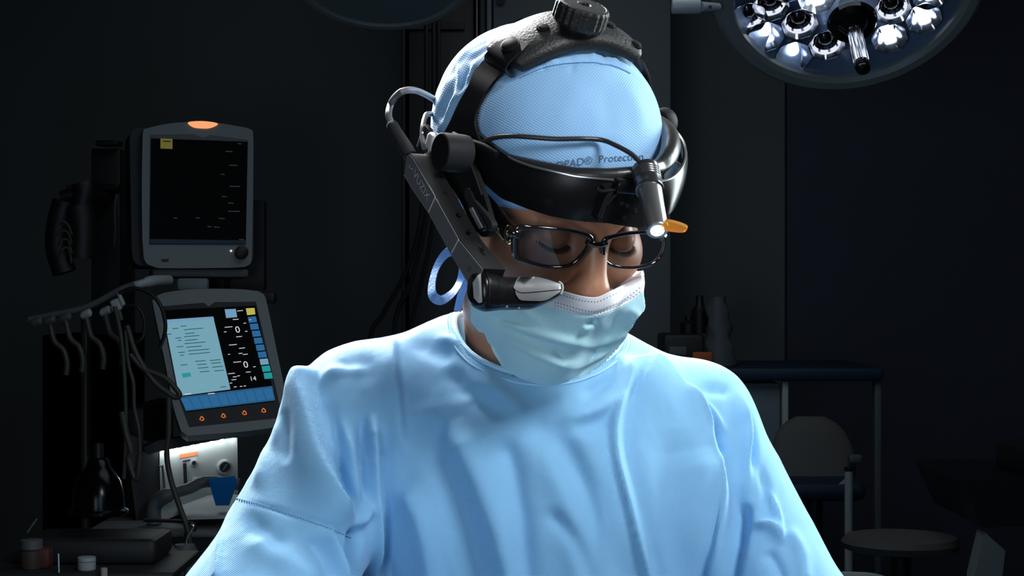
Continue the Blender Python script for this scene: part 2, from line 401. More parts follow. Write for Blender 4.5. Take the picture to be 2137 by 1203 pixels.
# ------------------------------------------------------------------ cap
CAPC = (-0.005, 0.022, 0.032); CAPR = (0.0825, 0.110, 0.091)
def cap_raw(Y):
    d = sd_ell(Y, CAPC, CAPR)
    d = smin(d, sd_ell(Y, (-0.003, -0.03, 0.045), (0.075, 0.068, 0.06)), 0.02)
    return smin(d, sd_ell(Y, (0.021, 0.004, 0.072), (0.053, 0.072, 0.047)), 0.02)
def capW(X): return cap_raw(toL(X))
cap_folds = [
    ([(1040, 178), (1076, 166), (1130, 144), (1194, 132), (1238, 131), (1277, 137), (1315, 153), (1345, 175)], -1.3, 3, 3),
    ([(1045, 170), (1076, 158), (1130, 136), (1194, 123), (1238, 121), (1277, 127), (1315, 143), (1345, 165)], 1.2, 6, 6),
    ([(915, 290), (925, 255), (950, 215), (975, 190), (1000, 180)], 2.2, 9, 9),
    ([(905, 280), (912, 235), (935, 175), (960, 150)], 2.5, 8, 5),
    ([(918, 270), (932, 225), (950, 175)], -2.0, 5, 5),
    ([(930, 255), (955, 200), (962, 150), (950, 130)], 2.6, 4, 7),
    ([(950, 215), (970, 165), (985, 130)], -2.4, 5, 5),
    ([(968, 195), (985, 150), (1000, 120)], 2.4, 5, 5),
    ([(985, 175), (1005, 145), (1020, 130)], -2.0, 5, 5),
    ([(940, 165), (965, 120), (1000, 95)], 1.8, 7, 7),
    ([(965, 135), (1000, 110), (1040, 80)], -1.8, 6, 6),
    ([(1180, 110), (1195, 130), (1190, 165)], -1.0, 7, 7),
    ([(1240, 105), (1235, 130)], 1.6, 6, 6), ([(1262, 105), (1262, 130)], -1.6, 5, 5),
    ([(1285, 115), (1280, 140)], 1.2, 6, 6), ([(1150, 115), (1160, 140)], 1.2, 7, 7), ([(1128, 125), (1138, 150)], -1.2, 6, 6),
    ([(1290, 150), (1330, 220), (1345, 300)], 1.5, 18, 18), ([(1255, 160), (1270, 240), (1262, 320)], -1.0, 22, 22),
    ([(1215, 150), (1190, 220), (1150, 280)], 1.0, 26, 26), ([(1025, 420), (1060, 425), (1100, 432)], 1.0, 5, 5),
]
def make_cap():
    xs = axisgrid([(-0.105, 0.105, 0.0019)]); ys = axisgrid([(-0.115, 0.145, 0.0019)]); zs = axisgrid([(-0.06, 0.145, 0.0019)])
    Y = np.meshgrid(xs, ys, zs, indexing='ij'); D = cap_raw(Y)
    pts = cast([1015, 1108], [466, 436], capW); a = np.array([HM.T@(p-HC) for p in pts]); b = a[0]*np.array([-1, 1, 1])
    n = nrm(np.cross(a[1]-a[0], b-a[0])); n = n*np.sign(n[2])
    D = smax(D, -((Y[0]-a[0][0])*n[0]+(Y[1]-a[0][1])*n[1]+(Y[2]-a[0][2])*n[2]), 0.003)
    print('CAPCUT', a, n)
    V, Q = surface_nets(D, xs, ys, zs); V = smooth_verts(V, Q, 2, 0.5)
    W = HC+V@HM.T; N = vnormals(W, Q); px, py = proj(W)
    fac = np.clip(-N[:, 1]*3+0.6, 0, 1)
    H = fold_field(px, py, cap_folds)*fac
    az = np.arctan2(V[:, 0], -(V[:, 1]-0.03)); H += 0.5*np.sin(az*30+2*np.sin(V[:, 2]*90))*np.clip((V[:, 1]-0.03)/0.04, 0, 1)*np.clip((V[:, 2]-0.03)/0.03, 0, 1)
    W = W+N*(H*0.001)[:, None]
    return W, Q
V, Q = make_cap()
cap = link('surgical_cap', V, Q, M_cap, person); cap['label'] = 'light blue bouffant surgical cap with dotted weave'
capB = BVHTree.FromPolygons([tuple(v) for v in V], [tuple(map(int, q)) for q in Q])
def bcast(px, py, bvh, off=0.0, default=1.4):
    d = Vector(((px-1068.5)/F, 1, -(py-601.5)/F)); h = bvh.ray_cast(Vector((0, 0, CZ)), d.normalized())
    if h[0] is None: return P(px, py, default), np.array([0, -1, 0.0])
    n = np.array(h[1]); n = n if n[1] < 0 else -n
    return np.array(h[0])+n*off, n
def cap_text(V):   # V in px units around text centre
    ang = math.radians(-1.5); out = []
    for x, y, z in V:
        px = 1252+x*math.cos(ang)+y*math.sin(ang)*0; py = 333-y-x*0.105+0.00045*x*x
        out.append(bcast(px, py, capB, 0.0006)[0])
    return np.array(out)
t = text_mesh('printed_lettering', 'DPAD®  Protection', None, None, None, 22, M_print, cap, place=cap_text)

sp_ = [bcast(x, y, capB, 0.0002)[0] for x, y in cr([(1085, 163), (1100, 156), (1130, 143), (1160, 136), (1194, 132), (1238, 131), (1260, 135), (1277, 137), (1300, 146), (1315, 154)], 70)]
sp_ = [p for i, p in enumerate(sp_) if i == 0 or abs(p[1]-sp_[i-1][1]) < 0.006]
MB().tube(sp_, 0.0005, 5).build('cap_seam', mat('cap_seam_thread', (0.10, 0.22, 0.42), 0.8), cap)
# ------------------------------------------------------------------ gown
def gown_sdf(X):
    d = sd_ell(X, P(1110, 1060, 1.575), (0.178, 0.118, 0.165))
    d = smin(d, sd_ell(X, P(1120, 990, 1.545), (0.140, 0.098, 0.120)), 0.05)
    d = smin(d, sd_ell(X, (0.03, 1.585, 0.95), (0.175, 0.125, 0.26)), 0.06)
    d = smin(d, sd_cap(X, (0.03, 1.60, 0.95), (0.03, 1.60, 0.42), 0.165, 0.205), 0.08)
    d = smin(d, sd_ell(X, P(1110, 835, 1.56), (0.088, 0.092, 0.080)), 0.04)
    d = smin(d, sd_cap(X, P(945, 786, 1.56), SHL, 0.050, 0.0515), 0.035)
    d = smin(d, sd_cap(X, P(1210, 834, 1.575), SHR, 0.050, 0.0525), 0.035)
    for S, E, W, r, k in ((SHL, ELL, WRL, (0.0575, 0.066, 0.036), 0.028), (SHR, ELR, WRR, (0.0535, 0.050, 0.036), 0.022)):
        a = smin(sd_cap(X, S, E, r[0], r[1]), sd_cap(X, E, W, r[1]*0.92, r[2]), 0.04)
        d = smin(d, a, k)
    return d
NK = [P(905, 668, 1.60), P(1158, 826, 1.452), P(1300, 712, 1.60)]
HO = P(1122, 780, 1.545); HA = (0.074, 0.079)
nkn = nrm([0.0, -0.25, 1.0]); hx = np.array([1.0, 0, 0]); hy = np.cross(nkn, hx)
def hole_sdf(X):
    q = [X[i]-HO[i] for i in range(3)]; a = q[0]; b = q[0]*hy[0]+q[1]*hy[1]+q[2]*hy[2]; c = q[0]*nkn[0]+q[1]*nkn[1]+q[2]*nkn[2]
    k = np.sqrt((a/HA[0])**2+(b/HA[1])**2)
    return np.maximum((k-1)*0.085, -(c+0.09))
gown_folds = [
    # (trace, height mm, width on one side px, width on the other side px)
    ([(820, 680), (824, 765), (838, 889), (846, 960)], 5.5, 34, 7),
    ([(660, 762), (646, 800), (654, 857), (671, 963), (703, 1041), (742, 1100)], 11, 55, 9),
    ([(685, 838), (703, 907), (717, 981), (742, 1091)], -6, 9, 15),
    ([(700, 850), (728, 930), (740, 1010), (752, 1075)], 5, 10, 10),
    ([(754, 843), (757, 907), (766, 1010), (768, 1055)], -7, 10, 13),
    ([(775, 860), (780, 950), (782, 1070), (785, 1203)], 6, 9, 12),
    ([(800, 900), (802, 1000), (806, 1100), (806, 1203)], -4.5, 12, 14),
    ([(772, 1045), (757, 1078), (742, 1104)], 5, 8, 10),
    ([(740, 1098), (735, 1150), (733, 1203)], -11, 10, 12),
    ([(683, 1105), (702, 1150), (720, 1203)], 5, 14, 7),
    ([(640, 1120), (672, 1160), (690, 1203)], -4, 14, 14),
    ([(494, 1041), (585, 1068), (685, 1103), (735, 1123)], -1.8, 5, 5),
    ([(500, 1060), (560, 1120), (610, 1150)], -4, 30, 20), ([(520, 1110), (590, 1170), (640, 1203)], 5, 30, 30),
    ([(560, 843), (520, 940), (492, 1032), (468, 1110), (452, 1203)], 3, 7, 4),
    ([(600, 820), (585, 880), (570, 950)], 3.5, 16, 16), ([(615, 860), (605, 930), (600, 980)], -3, 12, 12),
    ([(560, 900), (550, 970), (530, 1030)], 3, 14, 14),
    ([(690, 780), (740, 765), (800, 790)], -3.5, 20, 26), ([(660, 830), (690, 780), (750, 772), (800, 775)], 3, 14, 14),
    ([(700, 930), (720, 1000), (735, 1060)], -4, 10, 10),
    ([(470, 1010), (486, 1018), (500, 1010)], 3, 8, 8),
    # chest
    ([(880, 860), (915, 960), (958, 1063), (1005, 1203)], -7, 40, 40),
    ([(935, 880), (985, 980), (1030, 1090), (1060, 1203)], 6, 34, 34),
    ([(1040, 910), (1067, 972), (1085, 1080), (1095, 1203)], -5, 24, 24),
    ([(1120, 900), (1165, 1000), (1200, 1110), (1220, 1203)], 4.5, 34, 34),
    ([(1080, 830), (1160, 930), (1240, 1040), (1290, 1203)], -5, 34, 34),
    ([(1180, 860), (1230, 960), (1262, 1080), (1275, 1203)], 4, 20, 30),
    ([(960, 808), (1020, 845), (1090, 872)], -4, 22, 22), ([(990, 770), (1050, 830), (1120, 880)], 3.5, 22, 22),
    ([(930, 760), (960, 800), (975, 840)], -4, 22, 18),
    ([(900, 700), (950, 715), (1010, 740)], 2.5, 12, 12), ([(850, 700), (900, 730), (970, 745)], -3, 22, 22),
    ([(840, 1010), (880, 1100), (900, 1203)], 5, 24, 24), ([(1140, 1060), (1200, 1130), (1230, 1203)], -3.5, 18, 18),
    # collar drape right
    ([(1150, 870), (1210, 868), (1270, 845), (1297, 815)], 4.0, 12, 20), ([(1170, 905), (1230, 893), (1290, 866)], -3, 16, 16),
    ([(1205, 835), (1250, 808), (1290, 780)], -3.0, 14, 14),
    ([(1290, 735), (1300, 770), (1299, 811), (1281, 880), (1284, 953), (1310, 1050), (1350, 1203)], 5.5, 8, 22),
    ([(1318, 780), (1316, 830), (1302, 900), (1310, 980), (1345, 1110), (1375, 1203)], -3.5, 22, 18),
    # right shoulder
    ([(1300, 756), (1350, 762), (1400, 810), (1452, 870), (1494, 972), (1514, 1050), (1518, 1203)], 10, 60, 8),
    ([(1425, 800), (1444, 822), (1485, 866), (1522, 912)], 6, 26, 7),
    ([(1472, 880), (1488, 930), (1500, 960)], -6, 11, 14),
    ([(1540, 800), (1552, 860), (1561, 920), (1563, 1045)], 5.5, 12, 6),
    ([(1549, 822), (1566, 880), (1572, 940), (1570, 1000)], -6, 7, 7),
    ([(1562, 1050), (1548, 1120), (1531, 1203)], -10, 14, 10),
    ([(1545, 1000), (1540, 1080), (1532, 1150)], -5, 18, 16),
    ([(1568, 1100), (1590, 1092), (1612, 1100), (1634, 1148)], 5.5, 14, 6),
    ([(1592, 1000), (1616, 1060), (1628, 1110), (1632, 1145)], 4.5, 9, 6),
    ([(1580, 950), (1600, 1030), (1608, 1080)], -3.5, 9, 9),
    ([(1440, 940), (1450, 1040), (1440, 1203)], 4, 32, 32), ([(1400, 900), (1400, 1030), (1420, 1203)], -3, 28, 28),
    ([(1350, 730), (1400, 770), (1430, 800)], 3, 14, 14), ([(1445, 812), (1500, 815), (1530, 822)], -3, 12, 16),
    ([(1640, 1100), (1670, 1150), (1680, 1203)], 3.5, 14, 14), ([(1600, 1150), (1620, 1180), (1630, 1203)], -4, 12, 12),
]
gown_folds = [(a, A*(1.75 if min(b, c) < 10 and A > 4 else 1.35), b, c) for (a, A, b, c) in gown_folds]
def make_gown():
    xs = axisgrid([(-0.36, -0.29, 0.008), (-0.29, 0.32, 0.0023), (0.32, 0.42, 0.008)])
    ys = axisgrid([(1.06, 1.34, 0.008), (1.34, 1.62, 0.0028), (1.62, 1.85, 0.008)])
    zs = axisgrid([(0.40, 1.12, 0.009), (1.12, 1.40, 0.0023)])
    D = np.empty((len(xs), len(ys), len(zs)), np.float32)
    step = 40
    for i in range(0, len(xs), step):
        X = np.meshgrid(xs[i:i+step], ys, zs, indexing='ij'); d = gown_sdf(X)
        d = smax(d, -hole_sdf(X), 0.004)
        D[i:i+step] = smax(d, 0.42-X[2], 0.004)
    V, Q = surface_nets(D, xs, ys, zs); V = smooth_verts(V, Q, 3, 0.5)
    N = vnormals(V, Q); px, py = proj(V)
    fac = np.clip(-N[:, 1]*2.2+0.03, 0, 1)*np.clip((V[:, 2]-1.02)/0.1, 0, 1)
    H = fold_field(px, py, gown_folds)*fac
    # loose cloth further down and round the back keeps soft vertical drape
    az = np.arctan2(V[:, 0]-0.03, -(V[:, 1]-1.6)); low = np.clip((1.12-V[:, 2])/0.15, 0, 1)
    H += low*6*np.sin(az*11+np.sin(V[:, 2]*9))
    from mathutils import noise as mn
    up = np.where(V[:, 2] > 1.08)[0]; rn = np.zeros(len(V))
    for i in up:
        x, y, z = V[i]; w1 = mn.noise((x*5, y*5, z*5))
        rn[i] = mn.ridged_multi_fractal((x*16+w1, y*16, z*8+x*5), 0.9, 2.2, 3, 1.0, 1.6)
    H += np.where(V[:, 2] > 1.08, (rn-0.8)*1.1, 0)
    V = V+N*(H*0.001)[:, None]
    V = smooth_verts(V, Q, 1, 0.3)
    return V, Q
V, Q = make_gown()
gown = link('surgical_gown', V, Q, M_gown, person); gown['label'] = 'light blue surgical gown with long sleeves'
gownB = BVHTree.FromPolygons([tuple(v) for v in V], [tuple(map(int, q)) for q in Q])
def on_gown(pts, n, off=0.0008, closed=False):
    return [bcast(x, y, gownB, off, 1.5) for x, y in cr(pts, n, closed)]
# stitched sleeve seam: a row of short stitches
mb = MB()
q = on_gown([(494, 1041), (540, 1053), (585, 1068), (640, 1087), (685, 1103), (733, 1123)], 92, 0.0004)
for i in range(0, 91, 2):
    mb.tube([q[i][0], (q[i][0]+q[i+1][0])/2+q[i][1]*0.0004, q[i+1][0]], 0.0005, 5)
mb.build('sleeve_stitching', M_seam, gown)
# neck binding: follows where the cut plane meets the gown
def neck_loop():
    out = []
    for k in range(120):
        a = 2*math.pi*k/120; c = HO+hx*math.cos(a)*HA[0]+hy*math.sin(a)*HA[1]; r = np.linspace(0.14, -0.12, 520)
        X = c[:, None]+nkn[:, None]*r; s = gown_sdf(X); i = np.argmax(s < 0)
        out.append(c+nkn*(r[i]-0.001))
    print('COLLAR', [tuple(int(v) for v in proj(out[i])) for i in range(0, 120, 15)])
    return np.array(out)
nl = neck_loop(); nl = np.vstack([nl, nl[:2]])
MB().tube(nl-nkn*0.0005, 0.0026, 8, cap=False).build('neck_binding', M_trim, gown)
nl2 = []
for p in nl:
    q = p+(p-HO-nkn*np.dot(p-HO, nkn))*0.09; r = np.linspace(0.05, -0.05, 300); s = gown_sdf(q[:, None]+nkn[:, None]*r); nl2.append(q+nkn*(r[np.argmax(s < 0.0004)]))
nl2 = np.array(nl2)
MB().tube(nl2, 0.0009, 6, cap=False).build('neck_seam', M_trim, gown)

# gloves at the hands (below the frame)
M_glove = mat('glove', (0.75, 0.78, 0.80), 0.45)
def glove(W, E, side):
    d = nrm(W-E); up = nrm(np.array([0, 0, 1.0])-d*d[2]); lat = np.cross(d, up)*side
    c = W+d*0.09
    xs, ys, zs = [axisgrid([(c[i]-0.13, c[i]+0.13, 0.0028)]) for i in range(3)]
    X = np.meshgrid(xs, ys, zs, indexing='ij')
    D = sd_cap(X, W-d*0.03, W+d*0.02, 0.034, 0.030)
    for k, (o, ln) in enumerate(((-0.030, .070), (-0.010, .078), (0.010, .072), (0.029, .056))):
        a = W+d*0.02+lat*o*0.5; b = W+d*0.085+lat*o; D = smin(D, sd_cap(X, a, b, 0.014, 0.012), 0.012)
        m1 = b+(d*0.8-up*0.45)*ln*0.5; m2 = m1+(d*0.25-up*0.9)*ln*0.5
        D = smin(D, np.minimum(sd_cap(X, b, m1, 0.0095, 0.009), sd_cap(X, m1, m2, 0.009, 0.0075)), 0.004)
    a = W+d*0.03-lat*0.022; b = a-lat*0.025+d*0.03-up*0.012; D = smin(D, sd_cap(X, a, b, 0.014, 0.011), 0.01)
    D = smin(D, sd_cap(X, b, b+d*0.032-up*0.012, 0.0105, 0.009), 0.004)
    V, Q = surface_nets(D, xs, ys, zs); V = smooth_verts(V, Q, 2, 0.4)
    link('glove', V, Q, M_glove, person)
glove(WRL, ELL, 1); glove(WRR, ELR, -1)

# ------------------------------------------------------------------ face mask
def former(X):
    Y = toL(X)
    d = sd_ell(Y, (0, -0.026, -0.055), (0.077, 0.072, 0.080))
    d = smin(d, sd_cap(Y, (0, -0.110, -0.042), (0.0, -0.088, -0.108), 0.0225, 0.020), 0.05)
    d = smin(d, sd_cap(Y, (0, -0.086, -0.108), (-0.006, -0.070, -0.136), 0.020, 0.012), 0.03)
    return d
m_top = [(1003, 522), (1030, 548), (1060, 572), (1100, 590), (1140, 600), (1180, 609), (1215, 618), (1245, 620), (1272, 608), (1305, 592), (1341, 566)]
m_bot = [(1000, 690), (1016, 700), (1032, 740), (1060, 773), (1105, 795), (1150, 803), (1190, 793), (1235, 775), (1272, 745), (1300, 710), (1326, 668)]
m_lef = [(1003, 522), (990, 570), (985, 610), (984, 645), (986, 670), (1000, 690)]
m_rig = [(1341, 566), (1343, 590), (1341, 612), (1344, 640), (1337, 655), (1326, 668)]
NU, NV = 170, 120
T = cr(m_top, NU); B = cr(m_bot, NU); Lf = cr(m_lef, NV); Rt = cr(m_rig, NV)
uu = np.linspace(0, 1, NU)[:, None, None]; vv = np.linspace(0, 1, NV)[None, :, None]
Gd = (1-vv)*T[:, None]+vv*B[:, None]+(1-uu)*Lf[None]+uu*Rt[None]-((1-uu)*(1-vv)*T[0]+uu*(1-vv)*T[-1]+(1-uu)*vv*B[0]+uu*vv*B[-1])
mask_folds = [
    ([(1035, 668), (1080, 685), (1130, 702), (1190, 718), (1240, 722), (1290, 708), (1320, 690)], 3.0, 3.5, 15),
    ([(1040, 705), (1080, 722), (1130, 748), (1190, 768), (1240, 752), (1280, 725)], 2.6, 3.5, 16),
    ([(1020, 655), (1060, 668), (1120, 690)], -2.0, 8, 8),
    ([(1238, 655), (1240, 690), (1225, 740), (1190, 790)], -2.2, 12, 16),
    ([(1215, 672), (1228, 674), (1238, 668), (1240, 660)], -2.6, 6, 6), ([(1212, 690), (1228, 686), (1240, 676)], 2.4, 6, 6),
    ([(1258, 660), (1262, 690), (1245, 730)], 1.8, 14, 14),
    ([(1150, 725), (1172, 745), (1190, 755)], -1.6, 10, 10), ([(1080, 640), (1110, 665), (1160, 690)], 1.2, 14, 14),
    ([(1170, 648), (1230, 656), (1290, 636), (1340, 612)], -1.0, 4, 4),
    ([(1310, 640), (1330, 660), (1322, 690)], 1.5, 8, 8),
]
gx = Gd[..., 0].ravel(); gy = Gd[..., 1].ravel()
Mv = cast(gx, gy, former, 1.2, 1.6, 340)
depth = Mv[:, 1].reshape(NU, NV)
for _ in range(24):     # even out the stretched cloth between its edges
    d2 = depth.copy(); d2[1:-1, 1:-1] = 0.25*(depth[2:, 1:-1]+depth[:-2, 1:-1]+depth[1:-1, 2:]+depth[1:-1, :-2]); depth = d2
H = fold_field(gx, gy, mask_folds).reshape(NU, NV)
depth = depth-H*0.0022
Mg = np.stack([(Gd[..., 0]-1068.5)*depth/F, depth, CZ-(Gd[..., 1]-601.5)*depth/F], -1)
# the far edge turns round the cheek
extra = []
last = Mg[-1]
for k, (a, b) in enumerate(((-0.002, 0.008), (-0.006, 0.016), (-0.013, 0.024), (-0.022, 0.032))):
    extra.append(last+np.array([a, b, 0]))
Mg = np.concatenate([Mg, np.array(extra)], 0)
NU2 = Mg.shape[0]
# white top band spans the top quarter of the cloth
Vband = 0.0
def grid_faces(nu, nv, v0, v1, flip=False):
    return [[i*nv+j, i*nv+j+1, (i+1)*nv+j+1, (i+1)*nv+j] for i in range(nu-1) for j in range(v0, v1)]
def wband(i):     # row where the white band ends, per column
    px = Gd[min(i, NU-1), :, 0]; py = Gd[min(i, NU-1), :, 1]
    x = px[0]; hgt = np.interp(x, [1000, 1100, 1170, 1235, 1290, 1341], [30, 34, 36, 39, 42, 46])
    return int(np.argmin(np.abs(py-(py[0]+hgt))))
allV = Mg.reshape(-1, 3)
fw, fb = [], []
for i in range(NU2-1):
    k = wband(i)
    for j in range(NV-1):
        (fw if j < k else fb).append([i*NV+j, i*NV+j+1, (i+1)*NV+j+1, (i+1)*NV+j])
maskE = link('face_mask', allV, fb, M_mask, person); maskE['label'] = 'pale aqua pleated face mask'
o2 = link('mask_top_band', allV, fw, M_maskw, maskE); o2['label'] = 'white upper band of the mask'
for o in (maskE, o2):
    import bmesh
    bm = bmesh.new(); bm.from_mesh(o.data); bmesh.ops.delete(bm, geom=[v for v in bm.verts if not v.link_faces], context='VERTS'); bm.to_mesh(o.data); bm.free()
    s = o.modifiers.new('thick', 'SOLIDIFY'); s.thickness = 0.0011; s.offset = 1
# embossed dot rows
maskB = BVHTree.FromPolygons([tuple(v) for v in allV], [tuple(f) for f in fw+fb])
mb = MB()
def dots(offs, x0, x1, st, r=0.00055):
    Tt = cr(m_top, 400); x = x0
    while x < x1:
        y = np.interp(x, Tt[:, 0], Tt[:, 1])+offs*np.interp(x, [1000, 1170, 1235, 1341], [0.8, 0.95, 1, 1.15])
        p, n = bcast(x, y, maskB, 0.0012)
        e = nrm(np.cross(n, [0, 0, 1])); g = np.cross(n, e); mb.add([p+e*r*1.3, p+g*r, p-e*r*1.3, p-g*r], [[0, 1, 2, 3]]); x += st
for off in (9,): dots(off, 1172, 1338, 6.2)
for off in (28, 35): dots(off, 1160, 1338, 6.2)
mb.build('embossed_dots', M_dot, maskE, smooth=False); mb = MB()
for off in (6, 12, 18, 24): dots(off, 1030, 1070, 4.2, 0.0004)
mb.build('embossed_dots', M_dot, maskE, smooth=False)
# ear loops
for s, st in ((-1, P(992, 600, 1.40)), (1, Mg[-1, 30])):
    MB().tube(cr([st, (st+L(s*0.088, 0.0, -0.03))/2, L(s*0.088, 0.02, -0.03), L(s*0.088, 0.035, -0.01)], 20), 0.0016, 6).build('ear_loop', M_maskw, maskE)
# cap tie loop behind the neck and the strap end
pts = [(951, 522), (930, 530), (912, 556), (902, 590), (903, 617), (920, 627), (944, 612), (960, 588), (968, 560)]
c3 = cr([P(x, y, 1.475+0.012*math.sin(i)) for i, (x, y) in enumerate(pts)], 60)
T3 = np.gradient(c3, axis=0)
def ribbonpath(c3, w, tw=0.0):
    T3 = np.gradient(c3, axis=0); wv = []; nv = []
    for i, t in enumerate(T3):
        t = nrm(t); a = nrm(np.cross(t, [0.15, 1, 0.1])); b = np.array([0.15, 1, 0.1]); q = tw*math.sin(i/len(T3)*6)
        a2 = a*math.cos(q)+nrm(np.cross(t, a))*math.sin(q); wv.append(a2*w); nv.append(np.cross(t, a2))
    return wv, nv
wv, nv = ribbonpath(c3, 0.0042, 0.7); tie = MB().ribbon(c3, wv, 0.0008, nv)
c4 = cr([P(985, 560, 1.47), P(972, 592, 1.472), P(962, 618, 1.475), P(955, 650, 1.478)], 24); wv, nv = ribbonpath(c4, 0.0032, 0.4); tie.ribbon(c4, wv, 0.0008, nv)
tie.build('tie_ribbon', M_tie, cap)

# brows, lashes
for s in (-1, 1):
    mb = MB()
    for k in range(46):
        a = k/45; x = s*(0.020+0.030*a); z = 0.017+0.010*math.sin(a*2.4)
        p = L(x, -0.16, z); d = HM@np.array([0, 1.0, 0])
        t = np.linspace(0, 0.12, 240); X = p[:, None]+d[:, None]*t; v = headW(X); i = np.argmax(v < 0); p = p+d*t[i]
        e = HM@np.array([s*0.6, -0.1, 0.45+0.3*(1-a)]); mb.tube([p-e*0.002, p+e*0.003-d*0.0008, p+e*0.0065-d*0.0002], [0.0009, 0.0008, 0.0002], 4)
    mb.build('eyebrow_hair', M_hair, person)
for s in (-1, 1):
    mb = MB()
    for k in range(30):
        a = -1+2*k/29; x = s*0.032+a*0.0135; z = -0.0135+0.0035*a*a
        p = L(x, -0.0835-0.010*math.sqrt(max(0, 1-a*a)), z); e = HM@np.array([a*0.4, -0.9, -0.5])
        mb.tube([p, p+e*0.003, p+e*0.006+HM@np.array([0, 0, 0.001])], [0.0005, 0.0004, 0.0001], 4)
    mb.build('eyelashes', M_hair, person)
# ------------------------------------------------------------------ headset worn over the cap
M_blk = mat('black_plastic', (0.0085, 0.0085, 0.0095), 0.55, spec=0.10, bump=(700, 0.15, 0.0003))
M_gloss = mat('black_gloss_plastic', (0.006, 0.006, 0.007), 0.28, spec=0.35)
M_leather = mat('black_leather', (0.017, 0.017, 0.017), 0.45, spec=0.35, bump=(420, 0.7, 0.0009))
M_pad = mat('black_padding', (0.020, 0.019, 0.019), 0.33, spec=0.6, bump=(300, 0.25, 0.0006))
M_dgrey = mat('dark_grey_plastic', (0.020, 0.021, 0.024), 0.6, spec=0.15)
M_cover = mat('boom_cover_grey', (0.11, 0.113, 0.12), 0.5, spec=0.2)
M_grey = mat('grey_plastic', (0.15, 0.15, 0.155), 0.38)
M_lgrey = mat('light_grey_plastic', (0.45, 0.45, 0.45), 0.4)
M_silver = mat('brushed_silver', (0.75, 0.75, 0.76), 0.25, metal=1.0)
M_chrome = mat('chrome', (0.8, 0.82, 0.85), 0.12, metal=1.0)
M_dmetal = mat('dark_anodised_metal', (0.16, 0.16, 0.165), 0.28, metal=0.9)
M_mmetal = mat('grey_metal', (0.42, 0.42, 0.42), 0.3, metal=0.9)
M_cable = mat('cable_rubber', (0.03, 0.03, 0.033), 0.35)
M_cableg = mat('grey_cable_rubber', (0.16, 0.16, 0.165), 0.35)
M_letter = mat('grey_lettering', (0.42, 0.42, 0.42), 0.5)
M_amber = mat('amber_plastic', (0.9, 0.38, 0.06), 0.15, spec=0.8); M_amber.node_tree.nodes['Principled BSDF'].inputs['Transmission Weight'].default_value = 0.6
M_led = mat('headlight_lens', (1, 1, 1), 0.3, emit=(0.92, 1.0, 0.93), es=28)

hs = empty('surgical_headset', L(0, 0, 0.05), 'black head-worn display and headlight frame strapped over the blue cap', 'headset')

def ringpt(th, ax, ay, e=2.25, c=(0, 0)):
    """superellipse round the head, th=0 at the forehead, positive towards the image right"""
    s, c_ = math.sin(th), math.cos(th)
    return np.array([c[0]+ax*np.sign(s)*abs(s)**(2/e), c[1]-ay*np.sign(c_)*abs(c_)**(2/e)])
def solve_z(x, y, edge, z0=0.04):
    z = z0
    for _ in range(12):
        p = L(x, y, z); px, py = proj(p); z = z+(py-edge(px))/F*p[1]/HM[2, 2]*0.9
    return z
def polyf(pts):
    a = np.array(pts, float); return lambda x: np.interp(x, a[:, 0], a[:, 1])

# outer visor band. edges traced over the visible front, then run round behind
e_top = polyf([(960, 288), (1000, 303), (1060, 330), (1110, 348), (1200, 368), (1290, 377), (1340, 380), (1372, 381), (1400, 373), (1416, 355), (1426, 335), (1431, 315)])
e_bot = polyf([(960, 400), (1000, 402), (1026, 408), (1060, 420), (1100, 436), (1150, 452), (1200, 461), (1260, 466), (1330, 465), (1372, 458), (1390, 450), (1410, 430), (1424, 400), (1431, 360)])
def band(th0, th1, n, ax, ay, zt, zb, th, mname, m, bulge=0.002, c=(0, 0), e=2.25):
    rings = []
    for i in range(n):
        a = th0+(th1-th0)*i/(n-1); x, y = ringpt(a, ax, ay, e, c)
        a2 = a+0.01; x2, y2 = ringpt(a2, ax, ay, e, c); tx, ty = x2-x, y2-y; nn = nrm([ty, -tx]); nn = nn if np.dot(nn, [x-c[0], y-c[1]]) > 0 else -nn
        t = zt(x, y, a); b = zb(x, y, a); R = []
        for k in range(7):
            q = k/6; o = bulge*4*q*(1-q); R.append(L(x+nn[0]*o, y+nn[1]*o, t+(b-t)*q))
        for k in range(6, -1, -1):
            q = k/6; o = bulge*4*q*(1-q)-th; R.append(L(x+nn[0]*o, y+nn[1]*o, t+(b-t)*q))
        rings.append(R)
    return MB().loft(rings, True).build(mname, m, hs, angle=50)
AX, AY = 0.089, 0.128
def zt(x, y, a): return solve_z(x, y, e_top) if -1.25 < a < 1.1 else None
def mk_edge(edge, back, side):
    z_l = solve_z(*ringpt(-1.05, AX, AY), edge); z_r = solve_z(*ringpt(0.45, AX, AY), edge)
    def fn(x, y, a):
        if -1.05 <= a <= 0.45: return solve_z(x, y, edge)
        if a < 0: t = min(1, (-1.05-a)/1.6); return z_l+(back-z_l)*t
        return np.interp(a, [0.45, 0.9, 1.57, 2.0], [z_r, side[0], side[1], side[1]])
    return fn
ft, fb_ = mk_edge(e_top, 0.050, (0.077, 0.075)), mk_edge(e_bot, 0.036, (0.041, 0.060))
tops, bots = [], []
for a in np.linspace(-1.65, 0.10, 110):
    x, y = ringpt(a, AX, AY); tops.append(L(x, y, ft(x, y, a))); bots.append(L(x, y, fb_(x, y, a)))
tR = [(1388, 378, 1.333), (1406, 369, 1.342), (1420, 354, 1.353), (1429, 335, 1.366), (1431, 312, 1.385), (1424, 290, 1.405), (1405, 268, 1.425), (1380, 248, 1.450), (1355, 235, 1.475), (1330, 226, 1.49)]
bR = [(1384, 456, 1.333), (1402, 443, 1.342), (1414, 424, 1.353), (1424, 396, 1.366), (1430, 360, 1.385), (1428, 322, 1.405), (1409, 284, 1.425), (1382, 258, 1.450), (1356, 243, 1.475), (1331, 234, 1.49)]
